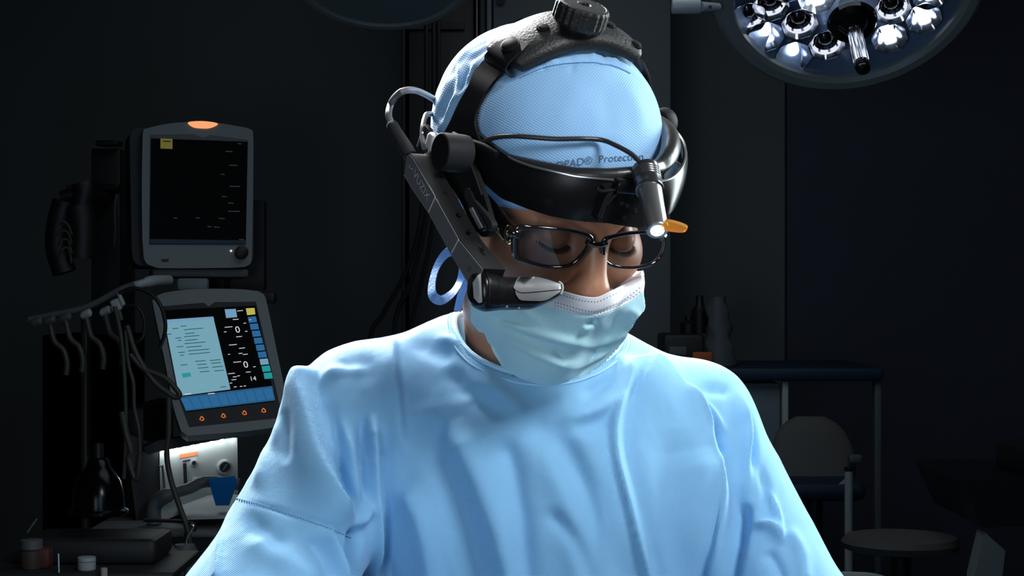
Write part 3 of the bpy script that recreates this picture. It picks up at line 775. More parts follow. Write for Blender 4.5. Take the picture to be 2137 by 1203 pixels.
tops += list(cr([P(*q) for q in tR], 60)); bots += list(cr([P(*q) for q in bR], 60))
tops = np.array(tops); bots = np.array(bots)
for arr in (tops, bots):
    for _ in range(5): arr[1:-1] = (arr[:-2]+arr[2:]+2*arr[1:-1])/4
rings = []
for i in range(len(tops)):
    t = nrm(tops[min(i+1, len(tops)-1)]-tops[max(i-1, 0)]); nn = nrm(np.cross(tops[i]-bots[i], t)); c_ = (tops[i]+bots[i])/2-L(0, 0, 0.05)
    nn = nn if np.dot(nn, c_) > 0 else -nn; R = []
    for k in range(7): q = k/6; R.append(tops[i]+(bots[i]-tops[i])*q+nn*0.002*4*q*(1-q))
    for k in range(6, -1, -1): q = k/6; R.append(tops[i]+(bots[i]-tops[i])*q+nn*(0.002*4*q*(1-q)-0.0022))
    rings.append(R)
MB().loft(rings, True).build('visor_band', M_gloss, hs, angle=50)
MB().tube(tops[34:], 0.0010, 6).build('band_edge_trim', M_mmetal, hs)
# rear adjustment strap
rz = lambda a: np.interp(a, [1.7, 2.6, 3.3, 4.0, 4.65], [0.067, 0.02, -0.03, -0.02, 0.02])
band(1.7, 4.65, 60, AX*0.985, AY*0.90, lambda x, y, a: rz(a)+0.007, lambda x, y, a: rz(a)-0.007, 0.002, 'rear_band', M_blk)
# padded roll lying on the cap
pad_c = polyf([(1000, 318), (1030, 322), (1075, 340), (1130, 352), (1200, 365), (1270, 367), (1330, 362), (1370, 346), (1393, 330), (1399, 312)])
pts = []
for a in np.linspace(-1.15, 0.10, 80):
    x, y = ringpt(a, 0.079, 0.121); pts.append(L(x, y, solve_z(x, y, pad_c)))
pts += list(cr([P(*q) for q in ((1368, 352, 1.338), (1384, 341, 1.346), (1395, 325, 1.358), (1400, 304, 1.374), (1396, 283, 1.395), (1382, 266, 1.42), (1360, 254, 1.445), (1335, 247, 1.475), (1300, 240, 1.50))], 50))
pts = np.array(pts)
for _ in range(5): pts[1:-1] = (pts[:-2]+pts[2:]+2*pts[1:-1])/4
rad = [0.0058+0.0022*max(0, min(1, (i-78)/15)) for i in range(len(pts))]
MB().tube(pts, rad, 14, up=u_).build('padded_roll', M_pad, hs)
pts2 = [p-u_*0.0070+nrm(p-HC)*0.002 for p in pts[:105]]
MB().tube(pts2, 0.0030, 10, up=u_).build('inner_padding_edge', M_leather, hs)
# right side pivot knob, seen behind the strap
MB().cyl(P(1372, 258, 1.47), P(1392, 254, 1.48), 0.0125, n=28, bev=0.002).build('pivot_knob', M_blk, hs)
# inner right cheek pad
MB().sphere(L(0.0935, -0.045, 0.036), (0.004, 0.012, 0.013), 14, np.stack([l_, f_, u_])).build('side_padding', M_pad, hs)

# crown strap: left arm, rising from the pivot to the crown pad
def surf_strip(name, left, right, m, off, th, n=40, default=1.40):
    A = cr(left, n); B_ = cr(right, n); cs = []; wv = []; nv = []
    for a, b in zip(A, B_):
        pa, na = bcast(a[0], a[1], capB, off, default); pb, nb = bcast(b[0], b[1], capB, off, default)
        cs.append((pa+pb)/2+nrm(na+nb)*0.001); wv.append((pb-pa)/2); nv.append(np.cross(nrm(pb-pa), [0, 0, 1]) if False else nrm(na+nb))
    for arr in (cs, nv):
        Z = np.array(arr)
        for _ in range(6): Z[1:-1] = (Z[:-2]+Z[2:]+2*Z[1:-1])/4
        for i in range(len(arr)): arr[i] = Z[i]
    return MB().ribbon(cs, wv, th, nv).build(name, m, hs, angle=50)
surf_strip('crown_strap', [(938, 282), (952, 258), (966, 228), (984, 190), (1006, 152), (1034, 122)],
           [(1020, 302), (1006, 268), (1008, 240), (1022, 208), (1046, 174), (1076, 148)], M_blk, 0.005, 0.0025)
# right side strap, thin in the photo since it is seen edge on
c = cr([P(x, y, d) for x, y, d in ((1334, 122, 1.415), (1345, 148, 1.412), (1351, 180, 1.418), (1354, 212, 1.43), (1358, 244, 1.445))], 30)
MB().ribbon(c, [(-f_)*0.006]*30, 0.0020, [l_]*30).build('crown_strap', M_blk, hs)

# leather crown pad: arched padded strip
bot = [(1072, 148), (1108, 132), (1150, 113), (1195, 98), (1240, 94), (1280, 99), (1315, 113), (1345, 132)]
top = [(1028, 102), (1060, 80), (1105, 56), (1150, 41), (1200, 34), (1260, 48), (1310, 72), (1340, 98)]
n = 50; Bt = cr(bot, n); padb = cast(Bt[:, 0], Bt[:, 1], lambda X: capW(X)-0.010)
for _ in range(8): padb[1:-1] = (padb[:-2]+padb[2:]+2*padb[1:-1])/4
n = 50; Tp = cr(top, n); rings = []
for i in range(n):
    t = i/(n-1); s_lat = (t-0.5)*2
    pb = padb[i]; pt = pb-f_*(0.060-0.012*t)+u_*(0.004-0.010*s_lat**2)+l_*0.0
    mid = (pb+pt)/2; ac = nrm(pt-pb); W2 = np.linalg.norm(pt-pb)/2
    nn = u_*math.cos(s_lat*0.75)+l_*math.sin(s_lat*0.75); nn = nrm(nn-ac*np.dot(nn, ac))
    R = []
    endk = min(1, 0.45+min(t, 1-t)*9)
    for k in range(20):
        q = 2*math.pi*k/20; cx, sx = math.cos(q), math.sin(q)
        x = np.sign(cx)*abs(cx)**0.55*W2*endk; y = np.sign(sx)*abs(sx)**0.6*0.0075*endk
        y += 0.005*(1-(x/W2)**2)-0.001
        if t > 0.2 and x < -W2*0.55 and sx > 0: y -= 0.0
        R.append(mid+ac*x+nn*y)
    rings.append(R)
crown_pad = MB().loft(rings, True).build('crown_pad', M_leather, hs, angle=70)
crownB = BVHTree.FromPolygons([tuple(v) for R in rings for v in R], [tuple(f) for f in MB().loft(rings, True).f])
def rivet(px, py, r, off=0.001):
    p, n_ = bcast(px, py, crownB, 0.0, 1.42); n_ = nrm(n_*0.5+u_*0.5)
    MB().lathe(p, n_, [(-0.002, r*1.3), (off*0.3, r*1.25), (off*0.4, r*0.98), (off+0.0006, r*0.92), (off+0.0010, r*0.7), (off+0.0011, 0.0005)], 24).build('rivet', M_blk, hs)
rivet(1135, 58, 0.0046); rivet(1327, 92, 0.0045); rivet(1272, 52, 0.0050)
# end tab with a snap
d_tab = bcast(1072, 100, crownB, 0.0, 1.41)[0][1]; p0, n0 = bcast(1068, 98, crownB, 0.003, 1.42); n0 = nrm(n0*0.45+u_*0.45-l_*0.25)
tp = [(1088, 87), (1066, 98), (1048, 112), (1036, 126), (1036, 138), (1046, 148)]
dd = [d_tab+v for v in (0.002, -0.004, -0.008, -0.009, -0.004, 0.004)]
cs = cr([P(x, y, d) for (x, y), d in zip(tp, dd)], 24); T3 = np.gradient(cs, axis=0)
side = nrm(-f_*0.55+np.array([-0.55, 0.3, 0.25])); wv = [nrm(side-nrm(t)*np.dot(side, nrm(t)))*(0.0125 if i > 3 else 0.0085+0.001*i) for i, t in enumerate(T3)]
MB().ribbon(cs, wv, 0.0022, [np.cross(nrm(t), nrm(a)) for t, a in zip(T3, wv)]).build('strap_tab', M_gloss, hs, angle=50)
q = P(1064, 94, d_tab-0.008); MB().lathe(q, n0, [(-0.004, 0.0078), (0.0004, 0.0078), (0.0008, 0.0066), (0.0022, 0.0062), (0.0030, 0.0045), (0.0031, 0.0005)], 28).build('rivet', M_blk, hs)

def bpad(x, y): return bcast(x, y, crownB, 0.0, 1.40)[0]
# ribbed crown knob
kc = bpad(1205, 52)+u_*0.002
def rib(q, h): return 1.0-(0.045*(0.5+0.5*math.cos(q*22)) if 0.002 < h < 0.0155 else 0.0)
mb = MB().lathe(kc-u_*0.002, u_, [(0, 0.0195), (0.0025, 0.0215), (0.003, 0.0222), (0.0145, 0.0222), (0.0150, 0.0222), (0.0172, 0.0208), (0.0180, 0.0188), (0.0176, 0.0182), (0.0180, 0.006), (0.0172, 0.0052), (0.0152, 0.0045)], 176, rfun=rib)
kn = mb.build('crown_knob', M_leather, hs, angle=35)
MB().cyl(kc+u_*0.0150, kc+u_*0.0168, 0.0018, n=8).build('knob_screw', M_dmetal, kn)
MB().cyl(kc-u_*0.006, kc+u_*0.001, 0.014, n=30).build('knob_base', M_blk, hs)

# left pivot knob and its plate
kp = P(918, 317, 1.345); o_ = -l_
MB().lathe(kp, l_, [(0, 0.0142), (0.0006, 0.0150), (0.012, 0.0152), (0.020, 0.0150), (0.0235, 0.0146)], 40).build('pivot_knob', M_dgrey, hs, angle=45)
MB().cyl(kp-l_*0.0002, kp+l_*0.0004, 0.0141, n=40).build('knob_face', M_blk, hs)
pl = [(905, 300), (920, 284), (942, 278), (960, 290), (972, 312), (1000, 380), (1022, 450), (1026, 476), (1018, 492), (1004, 493), (985, 470), (955, 410), (925, 370), (908, 335)]
oc = cr(pl, 56, True)
def onplane(px, py, org, nv):
    d = np.array([(px-1068.5)/F, 1, -(py-601.5)/F]); o = np.array([0, 0, CZ]); return o+d*(np.dot(org-o, nv)/np.dot(d, nv))
plo = kp+l_*0.0235
MB().prism([onplane(x, y, plo, l_) for x, y in oc], l_*0.004).build('side_plate', M_blk, hs, angle=40)
# raised rib along the plate edge
rb = cr([(925, 284), (948, 281), (962, 296), (974, 322), (990, 362), (1006, 408)], 40)
MB().tube([onplane(x, y, plo-l_*0.0006, l_) for x, y in rb], 0.0010, 6).build('plate_rib', M_dgrey, hs)
# slider at the lower plate
sl = cr([(972, 393), (982, 400), (990, 418), (1022, 458), (1026, 474), (1018, 482), (1006, 474), (982, 432), (970, 414)], 36, True)
MB().prism([onplane(x, y, plo-l_*0.004, l_) for x, y in sl], l_*0.005).build('slider_housing', M_dgrey, hs)
sl = cr([(977, 433), (986, 428), (1012, 470), (1008, 481), (1000, 478)], 24, True)
MB().prism([onplane(x, y, plo-l_*0.006, l_) for x, y in sl], l_*0.003).build('slider_slot', M_gloss, hs)
sl = [(978, 437), (984, 433), (1006, 475), (999, 478)]
MB().prism([onplane(x, y, plo-l_*0.0075, l_) for x, y in sl], l_*0.003).build('slider_lever', M_grey, hs)

# display boom
bo = np.array(L(-0.130, -0.07, 0.02)); ax_b = None
def ob(px, py, dl=0.0): return onplane(px, py, bo+l_*dl, l_)
face = cr([(845, 340), (844, 365), (858, 389)], 8).tolist()+[[895, 443], [943, 531], [985, 602], [998, 588], [1008, 561], [958, 498], [908, 410], [872, 344]]+cr([(866, 333), (858, 322), (850, 320), (846, 326)], 8).tolist()
fc = np.array([ob(x, y) for x, y in face])
boom = MB().prism(fc, l_*0.019).build('display_boom', M_blk, hs, angle=30)
# grey outer cover split in three panels
def cover(pts, m, nm, o=-0.0008): return MB().prism([ob(x, y, o) for x, y in pts], l_*0.0012).build(nm, m, boom, angle=30)
up = cr([(846, 342), (845, 365), (859, 389)], 8).tolist()+[[894, 441], [907.5, 411], [870, 346]]+cr([(864, 335), (857, 325), (851, 323), (847, 328)], 6).tolist()
cover(up, M_cover, 'boom_cover'); cover([(895, 444), (941, 527), (956, 499), (908.5, 414)], M_cover, 'boom_cover')
cover([(942.5, 530), (985, 600), (997, 588), (1006, 562), (957.5, 502)], M_cover, 'boom_cover')
for a, b in (((894.5, 442.5), (908, 412.5)), ((942, 528.5), (957, 500.5))):
    MB().tube([ob(*a, -0.0012), ob(*b, -0.0012)], 0.00045, 6).build('panel_line', M_lgrey, boom)
MB().tube([ob(x, y, 0.0) for x, y in ((844, 365), (858, 390), (895, 444), (943, 532), (985, 602))], 0.0006, 6).build('boom_edge', M_grey, boom)
MB().cyl(ob(979, 563, -0.002), ob(979, 563, 0.002), 0.0021, n=16).build('boom_button', M_gloss, boom)
# lettering along the cover
xd = nrm(ob(907, 428)-ob(866, 355)); yd = nrm(np.cross(xd, l_)); yd = yd if yd[2] > 0 else -yd
text_mesh('lettering', 'VUZIX', ob(879, 387, -0.0016), xd, yd, 0.0090, M_letter, boom, squash=1.30)
MB().tube([ob(x, y, -0.0015) for x, y in ((856, 344), (854, 348), (857, 352), (861, 353))], 0.0003, 5).build('boom_logo', M_letter, boom)
# buttons on the inner dark face
e1 = ob(908, 410); e2 = ob(1008, 561); bd = nrm(e2-e1); nup = nrm(np.cross(l_, bd)); nup = nup if nup[1] < 0 else -nup
for t in (-0.05, 0.25, 0.48, 0.72):
    p = e1+(e2-e1)*t+l_*0.011; MB().box(p, (0.005, 0.003, 0.0016), (bd, l_, nup), 0.0006).build('boom_key', M_gloss, boom)
# round hinge screw
p = ob(1020, 561, 0.016)+nup*0.004; q = nrm(np.array([-0.25, -1, 0.25]))
MB().lathe(p, q, [(-0.004, 0.0042), (0.0015, 0.0043), (0.0022, 0.0038), (0.0023, 0.0001)], 30).build('hinge_screw', M_silver, hs)
# display pod: lofted body across towards the face
dz0 = ob(990, 605)[1]
secs = [(988, 604, 27), (994, 606, 36), (1006, 607, 42), (1016, 609, 42), (1042, 612, 36), (1075, 613, 34.5), (1105, 612.5, 33.5), (1135, 609, 26), (1155, 606, 19), (1168, 603, 12), (1174, 601.5, 6)]
rings = []
sec = cr([(a, b, c) for a, b, c in secs], 44)
for (a, b, r) in sec:
    d = dz0-0.004+(a-990)/2800*l_[1]/l_[0]; c0 = P(a, b, d); R = []
    ry = r*d/F
    for k in range(32):
        q = 2*math.pi*k/32; cx, sx = math.cos(q), math.sin(q)
        R.append(c0+nrm(np.cross(l_, [0, 0, 1]))*(-np.sign(cx)*abs(cx)**0.8*min(ry, 0.0135)*1.0)+np.array([0, 0, 1])*np.sign(sx)*abs(sx)**0.85*ry)
    rings.append(R)
pod = MB().loft(rings, True).build('display_pod', M_gloss, hs, angle=60)
podB = BVHTree.FromPolygons([tuple(v) for R in rings for v in R], [tuple(f) for f in MB().loft(rings, True).f])
def patch(name, outline, m, off, th=0.001, parent=pod):
    """raised cover following the pod's surface: filled polygon grid between its upper and lower outline"""
    up_, lo_ = outline; n_ = 30; A = cr(up_, n_); B_ = cr(lo_, n_); rows = []
    for a, b in zip(A, B_):
        rows.append([bcast(*(a+(b-a)*k/8), podB, off, dz0)[0] for k in range(9)])
    R = np.array(rows); Rb = R+np.array([0, 0.002, 0]); V = np.vstack([R.reshape(-1, 3), Rb.reshape(-1, 3)]); nf = n_*9; fs = []
    for i in range(n_-1):
        for k in range(8): a = i*9+k; fs.append([a, a+9, a+10, a+1]); fs.append([nf+a, nf+a+1, nf+a+10, nf+a+9])
    bd_ = [i*9 for i in range(n_)]+[(n_-1)*9+k for k in range(1, 9)]+[i*9+8 for i in range(n_-2, -1, -1)]+[k for k in range(7, 0, -1)]
    for i in range(len(bd_)): a, b = bd_[i], bd_[(i+1) % len(bd_)]; fs.append([a, nf+a, nf+b, b])
    return link(name, V, fs, m, parent, True, 40)
patch('pod_end_cap', ([(988, 590), (997, 577), (1004, 572)], [(990, 622), (1000, 632), (1007, 630)]), M_lgrey, 0.0006)
patch('pod_upper_cover', ([(1070, 600), (1078, 585), (1092, 578), (1130, 583), (1168, 594)], [(1071, 603), (1080, 609), (1092, 611), (1130, 608), (1169, 604)]), M_grey, 0.0010)
patch('pod_lower_cover', ([(1073, 607), (1080, 611), (1092, 613), (1130, 610), (1168, 606)], [(1075, 615), (1082, 624), (1094, 627), (1135, 626), (1166, 610)]), M_grey, 0.0012)
MB().tube([bcast(x, y, podB, 0.0006, dz0)[0] for x, y in cr([(1166, 590), (1172, 595), (1173, 604), (1169, 614)], 12)], 0.0008, 6).build('pod_rim', M_lgrey, pod)
MB().tube([bcast(x, y, podB, 0.0002, dz0)[0] for x, y in cr([(1014, 568), (1020, 590), (1021, 620), (1016, 645)], 14)], 0.0006, 6).build('pod_joint', M_blk, pod)
MB().tube([bcast(x, y, podB, 0.0001, dz0)[0] for x, y in cr([(1041, 577), (1042, 600), (1042, 612), (1041, 640)], 14)], 0.0003, 6).build('pod_joint', M_blk, pod)
for x, y in ((1057, 640), (1082, 643)):
    p = bcast(x, y, podB, 0.0003, dz0)[0]; MB().sphere(p, 0.0012, 10).build('pod_port', M_grey, pod)
# lug joining boom and pod
MB().box(P(1022, 574, dz0+0.005), (0.018, 0.014, 0.012), (l_, np.cross(u_, l_), np.array([0, 0, 1.0])), 0.004).build('pod_bracket', M_blk, hs)

# cables
qB = ob(856, 326, 0.008); dB = qB[1]
c = cr([P(912, 212, 1.46), P(892, 200, 1.43), P(865, 189, 1.39), P(838, 192, 1.355), P(818, 212, dB+0.035), P(811, 240, dB+0.024), P(820, 264, dB+0.018)], 60)
MB().tube(c, 0.0028, 12).build('display_cable', M_cableg, hs)
sr0 = P(816, 258, dB+0.018); sL = np.linalg.norm(qB-sr0)
MB().lathe(sr0, nrm(qB-sr0), [(0, 0.0035), (0.001, 0.0046), (0.004, 0.0050), (0.006, 0.0048), (sL*0.8, 0.0060), (sL, 0.0058)], 20).build('strain_relief', M_dgrey, hs)
c = cr([P(902, 238, 1.44), P(890, 240, 1.42), P(883, 262, 1.40), P(882, 290, 1.39), P(886, 310, 1.385)], 30)
MB().tube(c, 0.0022, 8).build('rear_cable', M_cableg, hs)
mb = MB().box(P(887, 290, 1.395), (0.006, 0.012, 0.022), (l_, f_, u_), 0.002); mb.build('cable_clip', M_dgrey, hs)
for y in (277, 285): MB().tube([P(882, y, 1.39), P(905, y, 1.42)], 0.0009, 6).build('clip_wire', M_silver, hs)
MB().box(P(905, 296, 1.375), (0.010, 0.012, 0.014), (l_, f_, u_), 0.003).build('clip_block', M_lgrey, hs)
def overcap(px, py, off): return bcast(px, py, capB, off, 1.38)[0]
c = [overcap(x, y, 0.006) for x, y in [(1015, 300), (1040, 290), (1075, 287), (1110, 289), (1160, 293), (1210, 293), (1250, 296)]]+[P(1290, 306, 1.318), P(1318, 322, 1.312), P(1338, 342, 1.306), P(1347, 356, 1.304)]
MB().tube(cr(c, 70), 0.0019, 10).build('headlight_cable', M_cable, hs)
MB().tube([overcap(x, y, 0.007)+np.array([0, -0.004, 0]) for x, y in cr([(962, 284), (990, 296), (1020, 306), (1050, 322)], 24)], 0.0030, 10).build('cable_sleeve', M_blk, hs)

# headlight barrel
bp0 = P(1347, 352, 1.308); bp1 = P(1372, 482, 1.262); a_ = nrm(bp1-bp0); Lb = np.linalg.norm(bp1-bp0)
prof = [(0, 0.0095), (0.0006, 0.0105), (0.004, 0.0106)]
for k in range(4): prof += [(0.005+0.0025*k, 0.0106), (0.0058+0.0025*k, 0.0101), (0.0066+0.0025*k, 0.0106)]
prof += [(0.0215, 0.0106), (0.0225, 0.0110), (0.024, 0.0108), (0.0245, 0.0096)]
barrel = MB().lathe(bp0, a_, prof, 40).build('headlight_barrel', M_dmetal, hs, angle=30)
MB().lathe(bp0, a_, [(0.0243, 0.0094), (Lb*0.6, 0.0088), (Lb-0.001, 0.0084), (Lb, 0.0078)], 40).build('barrel_tube', M_mmetal, barrel, angle=30)
MB().lathe(bp1, a_, [(-0.0005, 0.0052), (0.0004, 0.0050), (0.0010, 0.003), (0.0012, 0.0004)], 24).build('headlight_lens', M_led, barrel)
# amber flip filter
am = cr([(1376, 466), (1392, 463), (1412, 467), (1430, 474), (1434, 480), (1424, 486), (1400, 484), (1382, 479)], 30, True)
MB().prism([P(x, y, 1.258+(y-464)*0.0000) for x, y in am], np.array([0.001, 0.005, 0.002])).build('amber_filter', M_amber, hs)
# loupe mount
lm = lambda px, py: onplane(px, py, bp0+f_*0.004+np.array([0, 0.012, 0]), nrm(f_*1.0+u_*0.2))
mount = MB().prism([lm(x, y) for x, y in ((1262, 392), (1278, 384), (1318, 374), (1336, 380), (1350, 470), (1330, 476), (1290, 470), (1246, 462))], -f_*0.010).build('loupe_mount', M_blk, hs)
MB().tube([lm(x, y)+f_*0.003 for x, y in ((1240, 388), (1252, 396), (1278, 393), (1318, 376))], 0.0015, 6).build('mount_lever', M_gloss, hs)
MB().tube([lm(x, y)+f_*0.003 for x, y in ((1262, 425), (1275, 408), (1290, 396), (1304, 384))], 0.0016, 6).build('mount_lever', M_gloss, hs)
MB().tube([lm(x, y)+f_*0.003 for x, y in ((1246, 450), (1262, 410), (1272, 396))], 0.0022, 8).build('mount_lever', M_blk, hs)
MB().box(lm(1305, 386)+f_*0.002, (0.022, 0.010, 0.010), (l_, f_, u_), 0.002).build('mount_clamp', M_gloss, hs)
MB().cyl(lm(1322, 380)+f_*0.0, lm(1350, 385)+f_*0.004, 0.005, n=16).build('mount_arm', M_blk, hs)
for x, y in ((1318, 406), (1297, 423), (1309, 429), (1302, 453), (1326, 440)):
    p = lm(x, y)+f_*0.0005; MB().lathe(p, f_, [(-0.001, 0.0019), (0.0006, 0.0018), (0.0007, 0.0011), (0.0002, 0.0009), (0.0001, 0.0001)], 12).build('mount_screw', M_dmetal, mount)
MB().box(lm(1302, 418)-f_*0.001, (0.012, 0.004, 0.026), (l_, f_, u_), 0.001).build('mount_slide', M_gloss, mount)

# ------------------------------------------------------------------ glasses
M_frame = mat('tortoise_black_acetate', (0.012, 0.008, 0.008), 0.10, spec=0.7, coat=0.6)
M_gold = mat('gold_metal', (0.85, 0.75, 0.52), 0.22, metal=1.0)
M_lens = bpy.data.materials.new('lens_glass'); M_lens.use_nodes = True
nt = M_lens.node_tree; nt.nodes.remove(nt.nodes['Principled BSDF']); tr = nt.nodes.new('ShaderNodeBsdfTransparent'); gl = nt.nodes.new('ShaderNodeBsdfGlossy')
tr.inputs[0].default_value = (0.66, 0.67, 0.70, 1); gl.inputs['Roughness'].default_value = 0.03; fr = nt.nodes.new('ShaderNodeFresnel'); fr.inputs[0].default_value = 1.5
ms = nt.nodes.new('ShaderNodeMixShader'); ms.inputs[0].default_value = 0.035; nt.links.new(tr.outputs[0], ms.inputs[1]); nt.links.new(gl.outputs[0], ms.inputs[2])
nt.links.new(ms.outputs[0], nt.nodes['Material Output'].inputs[0])
gs = empty('eyeglasses', L(0, -0.108, 0.0), 'dark rectangular eyeglasses with gold temple emblem, worn below the headset', 'glasses')
def gsurf(px, py):
    """point on the curved front of the glasses (quadratic wrap round the face)"""
    d = np.array([(px-1068.5)/F, 1, -(py-601.5)/F]); t = 1.30
    for _ in range(25):
        p = np.array([0, 0, CZ])+d*t; q = HM.T@(p-HC); g = q[1]-(-0.1105+2.1*q[0]**2-0.10*q[2]); dd = (HM.T@d)[1]; t -= g/dd
    return np.array([0, 0, CZ])+d*t
lensL = [(1085.6, 499), (1091, 481), (1110, 477.5), (1140, 478.5), (1175, 482.5), (1208, 489), (1226, 500), (1221, 517), (1208, 534), (1194, 547), (1178, 553), (1146, 554), (1120, 549), (1098, 541), (1086, 530)]
lensR = [(1262.5, 520), (1267, 504), (1276, 498), (1305, 491.5), (1340, 487.5), (1368, 488), (1381, 496), (1382, 516), (1374, 535), (1362, 546), (1342, 553), (1308, 556), (1280, 552), (1266, 541)]
mb = MB()
def rim(outline, rads, n=72):
    o = cr(outline, n, True); c = o.mean(0); r = np.interp(np.linspace(0, len(outline), n, endpoint=False), np.arange(len(outline)+1), rads+[rads[0]])
    pts = [gsurf(*(p+nrm(p-c)*q)) for p, q in zip(o, r)]
    R = []
    for i in range(n):
        t = nrm(pts[(i+1) % n]-pts[i-1]); w_ = nrm(np.cross(t, f_)); rr = r[i]*1.5/F
        R.append([pts[i]+w_*rr*1.05*math.cos(q)+f_*0.0019*math.sin(q) for q in (2*math.pi*k/12 for k in range(12))])
    R.append(R[0]); mb.loft(R, False)
rim(lensL, [9.5, 8, 3.8, 3.2, 3.2, 4, 6.5, 5.5, 4.4, 4, 3.6, 3.6, 3.8, 5, 8])
rim(lensR, [6, 5.5, 4.4, 3.4, 3.0, 3.2, 3.4, 3.2, 2.8, 2.8, 2.8, 3.0, 3.4, 4.6])
# bridge and end piece
bpts = [gsurf(1226, 504), gsurf(1236, 509), gsurf(1247, 511), gsurf(1257, 510), gsurf(1266, 505)]
mb.tube(cr(bpts, 14), [0.0028]*3+[0.0024]*8+[0.0028]*3, 10)
ep = [gsurf(1082, 490), gsurf(1074, 486), gsurf(1068, 486)-f_*0.003]
mb.tube(cr(ep, 8), 0.0036, 10)
ep = [gsurf(1382, 497), gsurf(1388, 495)-f_*0.002]; mb.tube(ep, 0.0030, 10)
mb.build('frame_front', M_frame, gs, angle=60)
for nm, o in (('left', lensL), ('right', lensR)):
    q = cr(o, 48, True); c = q.mean(0); rows = [[gsurf(*(c+(p-c)*k/6*1.01)) for p in q] for k in range(1, 7)]
    V = [gsurf(*c)]+[p for r in rows for p in r]; fs = [[0, 1+i, 1+(i+1) % 48] for i in range(48)]
    for k in range(5):
        for i in range(48): a = 1+k*48+i; b = 1+k*48+(i+1) % 48; fs.append([a, a+48, b+48, b])
    V = np.array(V); link('lens', V, fs, M_lens, gs)
# temples
def temple(p0, p1, p2, h0, h1):
    c = cr([p0, p1, p2], 30); R = []
    for i, p in enumerate(c):
        t = nrm(c[min(i+1, 29)]-c[max(i-1, 0)]); w_ = nrm(np.cross(t, l_)); h = h0+(h1-h0)*min(1, i/18)
        R.append([p+w_*h*np.sign(math.cos(q))*abs(math.cos(q))**0.6+l_*0.0016*np.sign(math.sin(q))*abs(math.sin(q))**0.6 for q in (2*math.pi*k/16 for k in range(16))])
    return MB().loft(R, True).build('temple', M_frame, gs, angle=60)
hl = gsurf(1070, 496)-f_*0.004
tl = temple(hl, L(-0.081, -0.050, 0.004), L(-0.083, 0.020, 0.0), 0.0088, 0.0060)
hr = gsurf(1388, 497)-f_*0.003
temple(hr, L(0.080, -0.050, 0.004), L(0.083, 0.020, 0.0), 0.0045, 0.0035)
tlB = BVHTree.FromPolygons([tuple(Vector(v.co)+wloc(tl)) for v in tl.data.vertices], [tuple(p.vertices) for p in tl.data.polygons])
def ont(px, py): return bcast(px, py, tlB, 0.0007, hl[1])[0]
em = MB(); c = [ont(1063+8*math.cos(a), 490+19*math.sin(a)) for a in np.linspace(0, 2*math.pi, 40)]
em.tube(c, 0.0007, 6); em.build('emblem_ring', M_gold, tl)
em = MB().tube([ont(x, y) for x, y in cr([(1066, 479), (1060, 482), (1060, 488), (1066, 491)], 14)], 0.0006, 6); em.build('emblem_curl', M_gold, tl)
em = MB().tube([ont(x, y) for x, y in cr([(1059, 492), (1066, 494), (1067, 499), (1060, 503)], 14)], 0.0006, 6); em.build('emblem_curl', M_gold, tl)
MB().tube([ont(x, y) for x, y in ((1023, 472), (1036, 484), (1052, 500))], 0.0005, 5).build('temple_inlay', M_gold, tl)
for x, y in ((1041, 479), (1030, 468)): MB().sphere(ont(x, y), (0.0009, 0.0009, 0.0016), 8).build('temple_stud', M_gold, tl)
# headlight beam: the lamp itself
d = bpy.data.lights.new('headlight_spot', 'SPOT'); d.energy = 1.2; d.spot_size = math.radians(46); d.spot_blend = 0.6; d.shadow_soft_size = 0.006; d.color = (0.85, 1.0, 0.95)
o = bpy.data.objects.new('headlight_spot', d); COL.objects.link(o); o.location = tuple(bp1+a_*0.004)
o.rotation_euler = Vector(a_).to_track_quat('-Z', 'Y').to_euler()
# ------------------------------------------------------------------ operating room
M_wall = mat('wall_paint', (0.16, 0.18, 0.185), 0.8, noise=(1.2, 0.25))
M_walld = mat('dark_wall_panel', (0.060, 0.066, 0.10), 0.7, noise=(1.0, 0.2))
M_floor = mat('floor_vinyl', (0.05, 0.055, 0.06), 0.4, noise=(3, 0.2))
M_ceil = mat('ceiling_paint', (0.10, 0.11, 0.11), 0.8)
M_dk = mat('dark_equipment', (0.006, 0.006, 0.007), 0.5)
M_dk2 = mat('charcoal_housing', (0.015, 0.016, 0.018), 0.55)
M_bez = mat('grey_bezel', (0.20, 0.23, 0.24), 0.5)
M_bez2 = mat('mid_grey_housing', (0.10, 0.115, 0.125), 0.55)
M_wht = mat('white_enamel', (0.42, 0.46, 0.48), 0.4)
M_scr = mat('screen_glass_dark', (0.001, 0.001, 0.0015), 0.5, spec=0.08)
M_hose = mat('ribbed_hose', (0.05, 0.05, 0.042), 0.5)
M_navy = mat('navy_cover', (0.010, 0.028, 0.06), 0.6)
M_blue = mat('blue_plastic', (0.01, 0.20, 0.62), 0.4)
M_stool = mat('grey_upholstery', (0.11, 0.105, 0.10), 0.7)
def glow(name, c, s): return mat(name, (0.0, 0.0, 0.0), 0.6, emit=c, es=s, spec=0.0)
G_or = glow('alarm_lamp_orange', (1.0, 0.36, 0.16), 1.1)
G_yel = glow('screen_yellow', (0.55, 0.50, 0.10), 0.9); G_yeld = glow('screen_yellow_dim', (0.14, 0.13, 0.03), 0.8)
G_win = glow('screen_window', (0.20, 0.42, 0.52), 0.85); G_bar = glow('screen_bar_blue', (0.02, 0.10, 0.22), 1.0); G_bar2 = glow('screen_button_blue', (0.025, 0.13, 0.30), 1.0)
G_txt = glow('screen_white', (0.7, 0.75, 0.78), 0.9); G_txd = glow('screen_text_dark', (0.02, 0.07, 0.11), 1.0); G_dim = glow('screen_text_dim', (0.04, 0.045, 0.05), 0.8)
